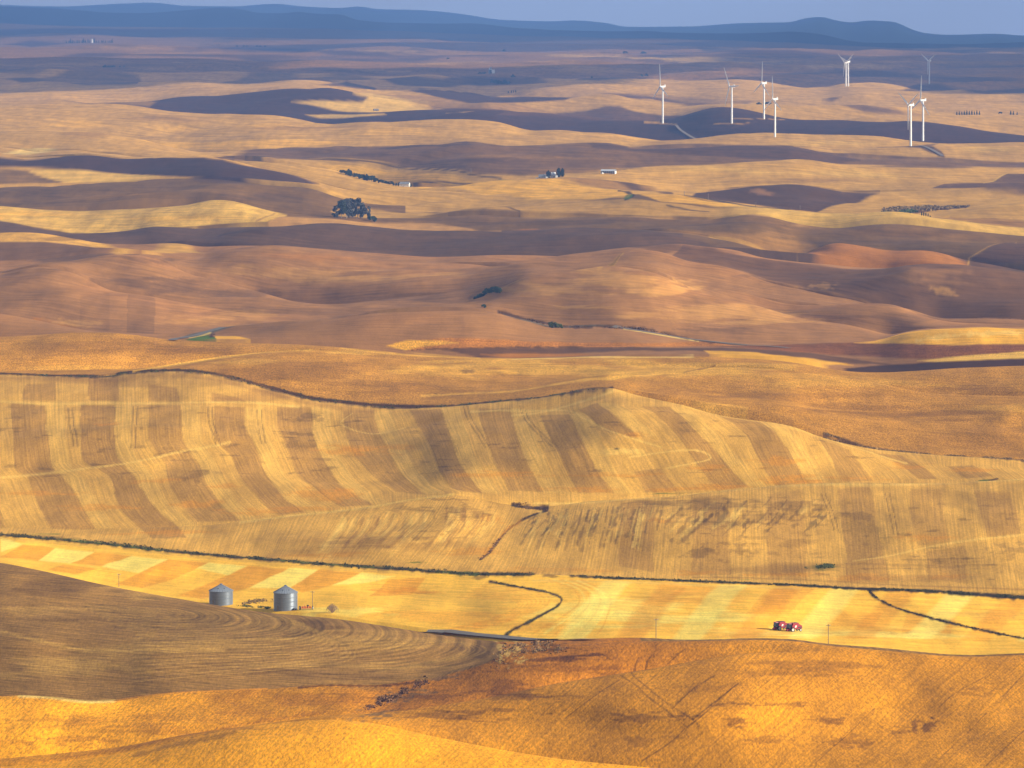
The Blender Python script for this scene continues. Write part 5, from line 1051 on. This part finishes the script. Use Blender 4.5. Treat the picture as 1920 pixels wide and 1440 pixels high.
for x, y, h in [(1612,409,3.5),(1638,407.5,3.5),(1644,407,3.2),(1651,408,4.5),(1697,414,3),(1706,415,3)]: tree('shrub', x, y, h, 1.0, 'tiny shrub on the crest of the pale field', 'shrub', 'tiny shrubs on the pale crest')
for j in range(22): tree('conifer', 124 + j*4.1 + random.uniform(-1,1), 80, random.uniform(4,9), 1.1, 'dark conifer in the far row around the white silo', 'tree', 'far conifer row around the white silo')
for x, h in [(197,6),(203,4.5),(208,4.5),(213,4.5),(225,2.5),(233,3)]: tree('darkshrub', x, 129.5, h, .9, 'small dark tree of the far left clump', 'tree', 'far left tree clump')
for j in range(9): tree('broad', 922 + j*4, 153.5 - abs(j-4)*.2, random.uniform(6,9.5), 1.1, 'dark tree in the clump below the white grain elevator', 'tree', 'trees below the grain elevator')
tree('darkshrub', 962, 150, 7, .8, 'dark tree right of the clump below the elevator', 'tree')
for x, y, h in [(900,139,5),(905,139,4),(909,139.5,5)]: tree('darkshrub', x, y, h, .9, 'low bluish tree left of the white grain elevator', 'tree', 'low trees left of the elevator')
for x, y, h, a, l in [(1172,101,5,1.3,'left one of two far dark clumps near the horizon'),(1206,99,5,1.5,'right one of two far dark clumps near the horizon'),(1214,120,5,1.5,'far dark clump below the two near the horizon'),(1203,147,6,.7,'left tree of a lone pair above the leftmost turbine'),(1212,147,6.5,.7,'right tree of a lone pair above the leftmost turbine'),(945,99,5,.8,'tiny far tree near the horizon, above the elevator'),(840,111,4,1.0,'tiny far tree left above the elevator'),(1423,199,5,1.4,'low dark clump left behind the middle turbine'),(1440,199,7,1.3,'dark clump between the middle pair of turbines'),(1110,144,4,.7,'tiny dark tree on the far purple field')]:
    tree('darkshrub', x, y, h, a, l, 'tree')
for j in range(10): tree('conifer', 376 + j*3.8, 85, random.uniform(2,3.4), 1.2, 'tiny dark tree in the far dotted row near horizon', 'tree', 'far dotted row')
for x in (444, 457, 463, 482, 488, 497): tree('darkshrub', x, 87.5, 3.2, .9, 'tiny dark tree right of the far dotted row', 'tree', 'far scattered dots')
for x in (953, 959, 963, 967): tree('poplar', x, 176, 5, .9, 'tiny dark tree of four above the purple field', 'tree', 'four tiny trees above the purple field')
# dry bush near the bins
def dry_bush(x, y):
    p = P(x, y); h = 21 * p.y * S; r = empty('dry_bush', p); tag(r, 'leafless grey brown bush right of the red implement', 'bush')
    g = random.Random(5); b = MB(); tw = MB()
    for i in range(80):
        a = g.uniform(0, 6.28); sp = g.uniform(.1, .62)*h; m = Vector((math.cos(a)*sp*.8, math.sin(a)*sp*.8, h*(.95 - sp/h*.75)*g.uniform(.8,1))); e = m + Vector((math.cos(a)*sp*.25, math.sin(a)*sp*.25, h*g.uniform(-.55,-.1)))
        b.tube((math.cos(a)*.15, math.sin(a)*.15, -.1), m, .05, .03, 4, False); b.tube(m, e, .03, .012, 4, False)
        for j in range(9):
            q = m.lerp(e, g.random()); d = Vector((g.gauss(0,1), g.gauss(0,1), g.gauss(.2,.8))).normalized()*g.uniform(.3,.9); tw.tube(q, q + d, .018, .006, 3, False)
    b.build('branches', M_DRY, r); tw.build('twigs', M_DRY, r)
dry_bush(623, 1153)

# ------------------------------------------------------------------ buildings
def gable(parent, name, c, L, Wd, hw, hr, wall, roof, over=.4):
    """long axis along local x"""
    w = MB(); x0, x1 = -L/2, L/2
    prof = [(-Wd/2,-1.5),(Wd/2,-1.5),(Wd/2,hw),(0,hw+hr),(-Wd/2,hw)]
    vs_ = [(c[0]+x0, c[1]+y, z) for y, z in prof] + [(c[0]+x1, c[1]+y, z) for y, z in prof]
    w.add(vs_, [tuple(range(5)), tuple(range(5,10))[::-1]] + [(i, 5+i, 5+(i+1) % 5, (i+1) % 5) for i in range(5)])
    wo = w.build('wall', wall, parent)
    r = MB(); t = .18
    for s_ in (-1, 1):
        e = Wd/2 + over; ze = hw - over*hr/(Wd/2)
        a = [(x0-over, s_*e, ze+.06), (x1+over, s_*e, ze+.06), (x1+over, 0, hw+hr+.06), (x0-over, 0, hw+hr+.06)]
        a = [(p[0]+c[0], p[1]+c[1], p[2]) for p in a]; r.add(a + [(p[0], p[1], p[2]+t) for p in a], [(0,1,2,3),(4,7,6,5),(0,4,5,1),(1,5,6,2),(2,6,7,3),(3,7,4,0)])
    ro = r.build('roof', roof, parent); return wo, ro
def house(x, y, wpx, hpx, yaw, label, name='farm_house', roof=M_ROOF, ch=True):
    p = P(x, y); m = p.y*S; L = wpx*m; hw = hpx*m*.55; hr = hpx*m*.45; Wd = L*.62
    r = empty(name, p, math.radians(yaw)); tag(r, label, 'house')
    w, ro = gable(r, name, (0,0), L, Wd, hw, hr, M_WALL, roof)
    for q in (-.3, .1, .34):
        f = MB().box((L*q, -Wd/2-.03, hw*.55), (1.2,.1,1.3)).build('window', M_WALL, r); MB().box((L*q, -Wd/2-.10, hw*.55), (.95,.06,1.05)).build('pane', M_WIN, f)
    MB().box((-L*.1, -Wd/2-.04, 1.0), (1.0,.1,2.0)).build('door', M_WOOD, r)
    if ch: MB().box((L*.2, 0, hw+hr+.4), (.8,.8,1.6)).build('chimney', M_BARK, ro)
    return r
house(759, 349.5, 18, 8.5, -12, 'white walled house with a dark roof at the right end of the windbreak')
house(1017, 331, 13, 8, -18, 'white farm house with a long grey roof left of the first dark tree')
house(1037.5, 330.5, 9, 9.5, 35, 'taller white farm house between two groups of dark trees', roof=M_BARN)
for x, y, w_, l in [(1007,331.5,4.5,'tiny white shed left of the long roofed farm house'),(1043.5,331.5,4,'tiny white shed at the foot of the tall dark tree'),(1025.5,331.8,4,'tiny white shed below the first dark farm tree')]:
    p = P(x, y); m = p.y*S; r = empty('shed', p, .2); tag(r, l, 'shed'); gable(r, 'shed', (0,0), w_*m, w_*m*.7, 2.0, .9, M_WALL, M_BARN, .15); MB().box((.4,-w_*m*.35-.04,.9), (.9,.08,1.8)).build('door', M_BARK, r)
def barn(x, y):
    p = P(x, y); m = p.y*S; L = 27*m; r = empty('machine_barn', p, math.radians(-14)); tag(r, 'long open fronted barn with a pale metal roof right of the farmstead', 'barn')
    Wd, hw = 11, 4.0
    MB().box((0,Wd/2,1.6), (L,.2,4.6)).build('back_wall', M_ROOF, r); MB().box((L/2,0,1.8), (.25,Wd,4.4)).build('end_wall', M_WALL, r); MB().box((-L/2,0,1.8), (.25,Wd,4.4)).build('end_wall', M_WALL, r)
    for i in range(8): MB().box((-L/2+L*i/7,-Wd/2,1.4), (.35,.35,5.2)).build('post', M_WALL, r)
    ro = MB()
    ro.add([(-L/2-.5,-Wd/2-.6,hw-.1),(L/2+.5,-Wd/2-.6,hw-.1),(L/2+.5,0,hw+2.4),(-L/2-.5,0,hw+2.4),(-L/2-.5,Wd/2+.6,hw-.1),(L/2+.5,Wd/2+.6,hw-.1)], [(0,1,2,3),(3,2,5,4)])
    ro.add([(-L/2-.5,-Wd/2-.6,hw-.35),(L/2+.5,-Wd/2-.6,hw-.35),(L/2+.5,0,hw+2.15),(-L/2-.5,0,hw+2.15)], [(0,1,2,3)]); ro.build('roof', M_BARN, r)
barn(1141, 327.5)
p = P(1129.5, 328); r = empty('stock_tank', p); tag(r, 'small white tank at the left front of the long barn', 'tank'); MB().lathe([(1.5,-.5),(1.6,1.6),(1.2,2.2),(.2,2.5)], 16).build('shell', M_WALL, r, True); MB().lathe([(.4,2.4),(.4,2.8),(.05,2.85)], 10).build('lid', M_STEELD, r)
def elevator(x, y):
    p = P(x, y); m = p.y*S; r = empty('grain_elevator', p, math.radians(20)); tag(r, 'white grain elevator with a raised head house in the far fields', 'grain elevator')
    MB().box((2.6*m,0,3.6*m), (6.2*m,6*m,8.4*m)).build('annex', M_WALL, r); MB().box((-2.6*m,0,3.6*m), (4.6*m,5*m,8.0*m)).build('house', M_STEEL, r)
    w, ro = gable(r, 'e', (-2.6*m,0), 5.0*m, 5*m, 8.2*m, 2*m, M_STEEL, M_WALL, .6); MB().box((-1.6*m,0,10.4*m), (2.6*m,2.6*m,3.2*m)).build('head_house', M_STEEL, r); MB().box((-1.6*m,0,12.2*m), (3.2*m,3.2*m,.6*m)).build('head_roof', M_WALL, r)
    MB().box((-1.5*m,-3*m,2*m), (1.2*m,.3*m,3*m)).build('door', M_BLACK, r)
elevator(921.5, 139)
p = P(172.5, 80.5); m = p.y*S; r = empty('silo', p); tag(r, 'white silo standing in the far conifer row', 'silo'); MB().lathe([(2.2*m,-4),(2.2*m,6.5*m),(2.1*m,6.6*m)], 20).build('wall', M_WALL, r, True); MB().lathe([(2.3*m,6.6*m),(1.6*m,7.6*m),(.2*m,8.0*m)], 20).build('roof', M_BARN, r, True)
p = P(705, 200); m = p.y*S; r = empty('old_barn', p, .3); tag(r, 'small dark lone barn in the pale far field', 'barn'); gable(r, 'b', (0,0), 9*m, 6*m, 2.0*m, 2.0*m, M_BARK, M_BARK, .5); MB().box((0,-3*m-.1,.9*m), (2*m,.2,1.8*m)).build('door', M_BLACK, r)

# ------------------------------------------------------------------ ditch growth, weeds (too many to count)
def tufts(name, pts, n, wpx, size, mat, label, cat, seed, jy=1.0):
    g = np.random.default_rng(seed); c = np.array(curve(pts, 12)); seg = np.r_[0, np.cumsum(np.hypot(*np.diff(c, axis=0).T))]
    t = g.random(n) * seg[-1]; x = np.interp(t, seg, c[:, 0]) + g.normal(0, .5, n)*wpx; y = np.interp(t, seg, c[:, 1]) + g.normal(0, .42, n)*wpx*jy
    pos = PS(x, y); b = MB()
    gap = fbm(x/14, y/14, seed, 2)
    for i in range(n):
        if gap[i] < -.22: continue
        h = size * g.uniform(.5, 1.5) * (1 + gap[i])
        for k in range(3):
            a = g.uniform(0, 3.14); w = h*g.uniform(.35,.7); dx, dy = math.cos(a)*w, math.sin(a)*w; q = pos[i] + np.array([g.normal(0,.3), g.normal(0,.3), -.15]); lean = g.normal(0,.25,2)*h
            b.add([(q[0]-dx, q[1]-dy, q[2]), (q[0]+dx, q[1]+dy, q[2]), (q[0]+dx*.5+lean[0], q[1]+dy*.5+lean[1], q[2]+h), (q[0]-dx*.5+lean[0], q[1]-dy*.5+lean[1], q[2]+h*.8)], [(0,1,2,3)])
    me = mesh_raw(b, name, mat); o = bpy.data.objects.new(name, me); COL.objects.link(o); tag(o, label, cat, None, 'stuff'); return o
CR = [(0,1000),(200,1016),(400,1036),(600,1055),(800,1069),(880,1075),(1000,1075)]
tufts('creek_sedge', CR, 2600, 3.2, .42, M_REED, 'dark sedge lining the creek across the left valley', 'sedge', 1); tufts('creek_grass', CR, 700, 2.6, .4, M_GRASS, 'green grass strips along the left creek', 'grass', 2)
CR2 = [(1070,1077),(1300,1088),(1500,1098),(1620,1108),(1750,1113),(1920,1122),(2000,1126)]
tufts('ditch_sedge', CR2, 2200, 2.4, .42, M_REED, 'dark growth in the long ditch across the right valley', 'sedge', 3)
tufts('gully_weeds', [(920,1088),(980,1101),(1030,1114),(1053,1126),(1040,1144),(1000,1168),(962,1186),(946,1196)], 700, 2, .34, M_REED, 'dark weeds in the hooked gully of the valley floor', 'weeds', 4)
tufts('side_ditch_weeds', [(1630,1112),(1640,1124),(1680,1142),(1740,1158),(1820,1175),(1920,1194)], 600, 2, .32, M_REED, 'dark weeds in the side ditch at the lower right', 'weeds', 5)
tufts('draw_brush', [(900,1050),(925,1030),(950,1000),(985,972),(1025,955),(1000,950),(962,945)], 800, 3, .4, M_WEED, 'brown brush in the winding draw between the hills', 'brush', 6)
tufts('bank_brush', [(0,703),(100,707),(200,708),(230,702),(300,697),(350,697),(400,702),(450,712),(520,731),(580,746),(640,753),(700,758),(780,760),(870,757),(950,751),(1050,741),(1100,731),(1148,724)], 1300, 2.0, .45, M_REED, 'dark brush on the bank above the striped field', 'brush', 7)
tufts('weed_patch', [(455,1134),(470,1128),(490,1127),(512,1127)], 260, 5, .45, M_WEED, 'dry weeds and rubble heap between the two bins', 'weeds', 8); tufts('yard_grass', [(440,1136),(470,1139),(505,1142)], 300, 3, .35, M_GRASS, 'green grass strip between the two bins', 'grass', 9)
tufts('spring_grass', [(1515,1063),(1540,1061),(1565,1061)], 320, 8, .6, M_GRASS, 'green wet patch on the lower right striped slope', 'grass', 10, .5); tufts('hollow_brush', [(1660,397),(1700,392),(1760,389),(1810,387)], 1200, 8, 2.2, M_WEED, 'rusty brush patch in the hollow below the right fields', 'brush', 11, .5)
tufts('hollow_grass', [(1655,400),(1690,397),(1720,395)], 300, 5, 1.6, M_LEAFG, 'green growth at the left of the rusty brush patch', 'brush', 12, .5); tufts('road_brush', [(935,584),(960,590),(1000,600),(1040,611),(1110,613),(1200,617),(1290,635)], 450, 2.2, .8, M_WEED, 'brown weeds beside the curving dune road', 'weeds', 13, .7)
tufts('gully_brush', [(935,1236),(960,1222),(1000,1214),(1050,1216)], 700, 14, .5, M_WEED, 'rusty weeds in the gully at the tip of the ploughed field', 'weeds', 14, .8); tufts('seep_brush', [(690,1330),(740,1310),(770,1290),(800,1278)], 500, 10, .5, M_WEED, 'rusty weeds along the seep below the ploughed field', 'weeds', 15, .8)
tufts('fence_weeds', [(1545,813),(1620,834),(1700,846),(1780,856),(1920,869)], 900, 2, .6, M_WEED, 'weedy fence line on the right of the striped hill', 'weeds', 16)
# things of a short row are told apart by their place in it
ORD = ['first', 'second', 'third', 'fourth', 'fifth', 'sixth', 'seventh', 'eighth', 'ninth', 'tenth']
for grp, txt in [('short tree row on the dune slope', 'dark tree, {} from the left in the short row on the dune slope'), ('conifer row on the far right hill', 'dark conifer, {} from the left in the row on the far right hill'),
                 ('trees below the grain elevator', 'dark tree, {} from the left in the clump below the white elevator'), ('short dark row behind the pale hill', 'dark tree, {} from the left in the short row behind the pale crest'),
                 ('conifers by the right frame edge', 'dark conifer, {} from the left of three near the right frame edge'), ('far dotted row', 'tiny dark tree, {} from the left in the far dotted row'),
                 ('far left tree clump', 'small dark tree, {} from the left in the far left clump'), ('low trees left of the elevator', 'low bluish tree, {} from the left beside the white elevator'),
                 ('four tiny trees above the purple field', 'tiny dark tree, {} from the left of four above the purple field'), ('far scattered dots', 'tiny dark tree, {} from the left past the far dotted row'), ('tiny shrubs on the pale crest', 'tiny shrub, {} from the left on the crest of the pale field')]:
    for n_, o in enumerate(sorted([o for o in COL.objects if o.get('group') == grp], key=lambda o: o.location.x)): o['label'] = txt.format(ORD[n_])
# ------------------------------------------------------------------ the air
def haze():
    me = bpy.data.meshes.new('haze'); bm = bmesh.new()
    bmesh.ops.create_cube(bm, size=1.0)
    zlo = float(VP[..., 2].min()) - 3; zhi = max(CAM_Z, float(VP[..., 2].max())) + 40
    xm = float(np.abs(VP[..., 0]).max()) + 300; y1 = float(VP[..., 1].max()) + 500; y0 = -400.0
    bmesh.ops.scale(bm, vec=(2 * xm, y1 - y0, zhi - zlo), verts=bm.verts); bmesh.ops.translate(bm, vec=(0, (y0 + y1) / 2, (zlo + zhi) / 2), verts=bm.verts)
    bm.to_mesh(me); bm.free()
    m = bpy.data.materials.new('haze_air'); m.use_nodes = True; nt = m.node_tree; nt.nodes.clear()
    out = nt.nodes.new('ShaderNodeOutputMaterial'); v = nt.nodes.new('ShaderNodeVolumePrincipled')
    v.inputs['Color'].default_value = (0.21, 0.42, 1.0, 1); v.inputs['Density'].default_value = 2.4e-5; v.inputs['Anisotropy'].default_value = 0.0
    v.inputs['Absorption Color'].default_value = (0, 0, 0, 1)
    nt.links.new(v.outputs[0], out.inputs['Volume']); me.materials.append(m)
    o = bpy.data.objects.new('haze', me); COL.objects.link(o); o['kind'] = 'stuff'
haze()
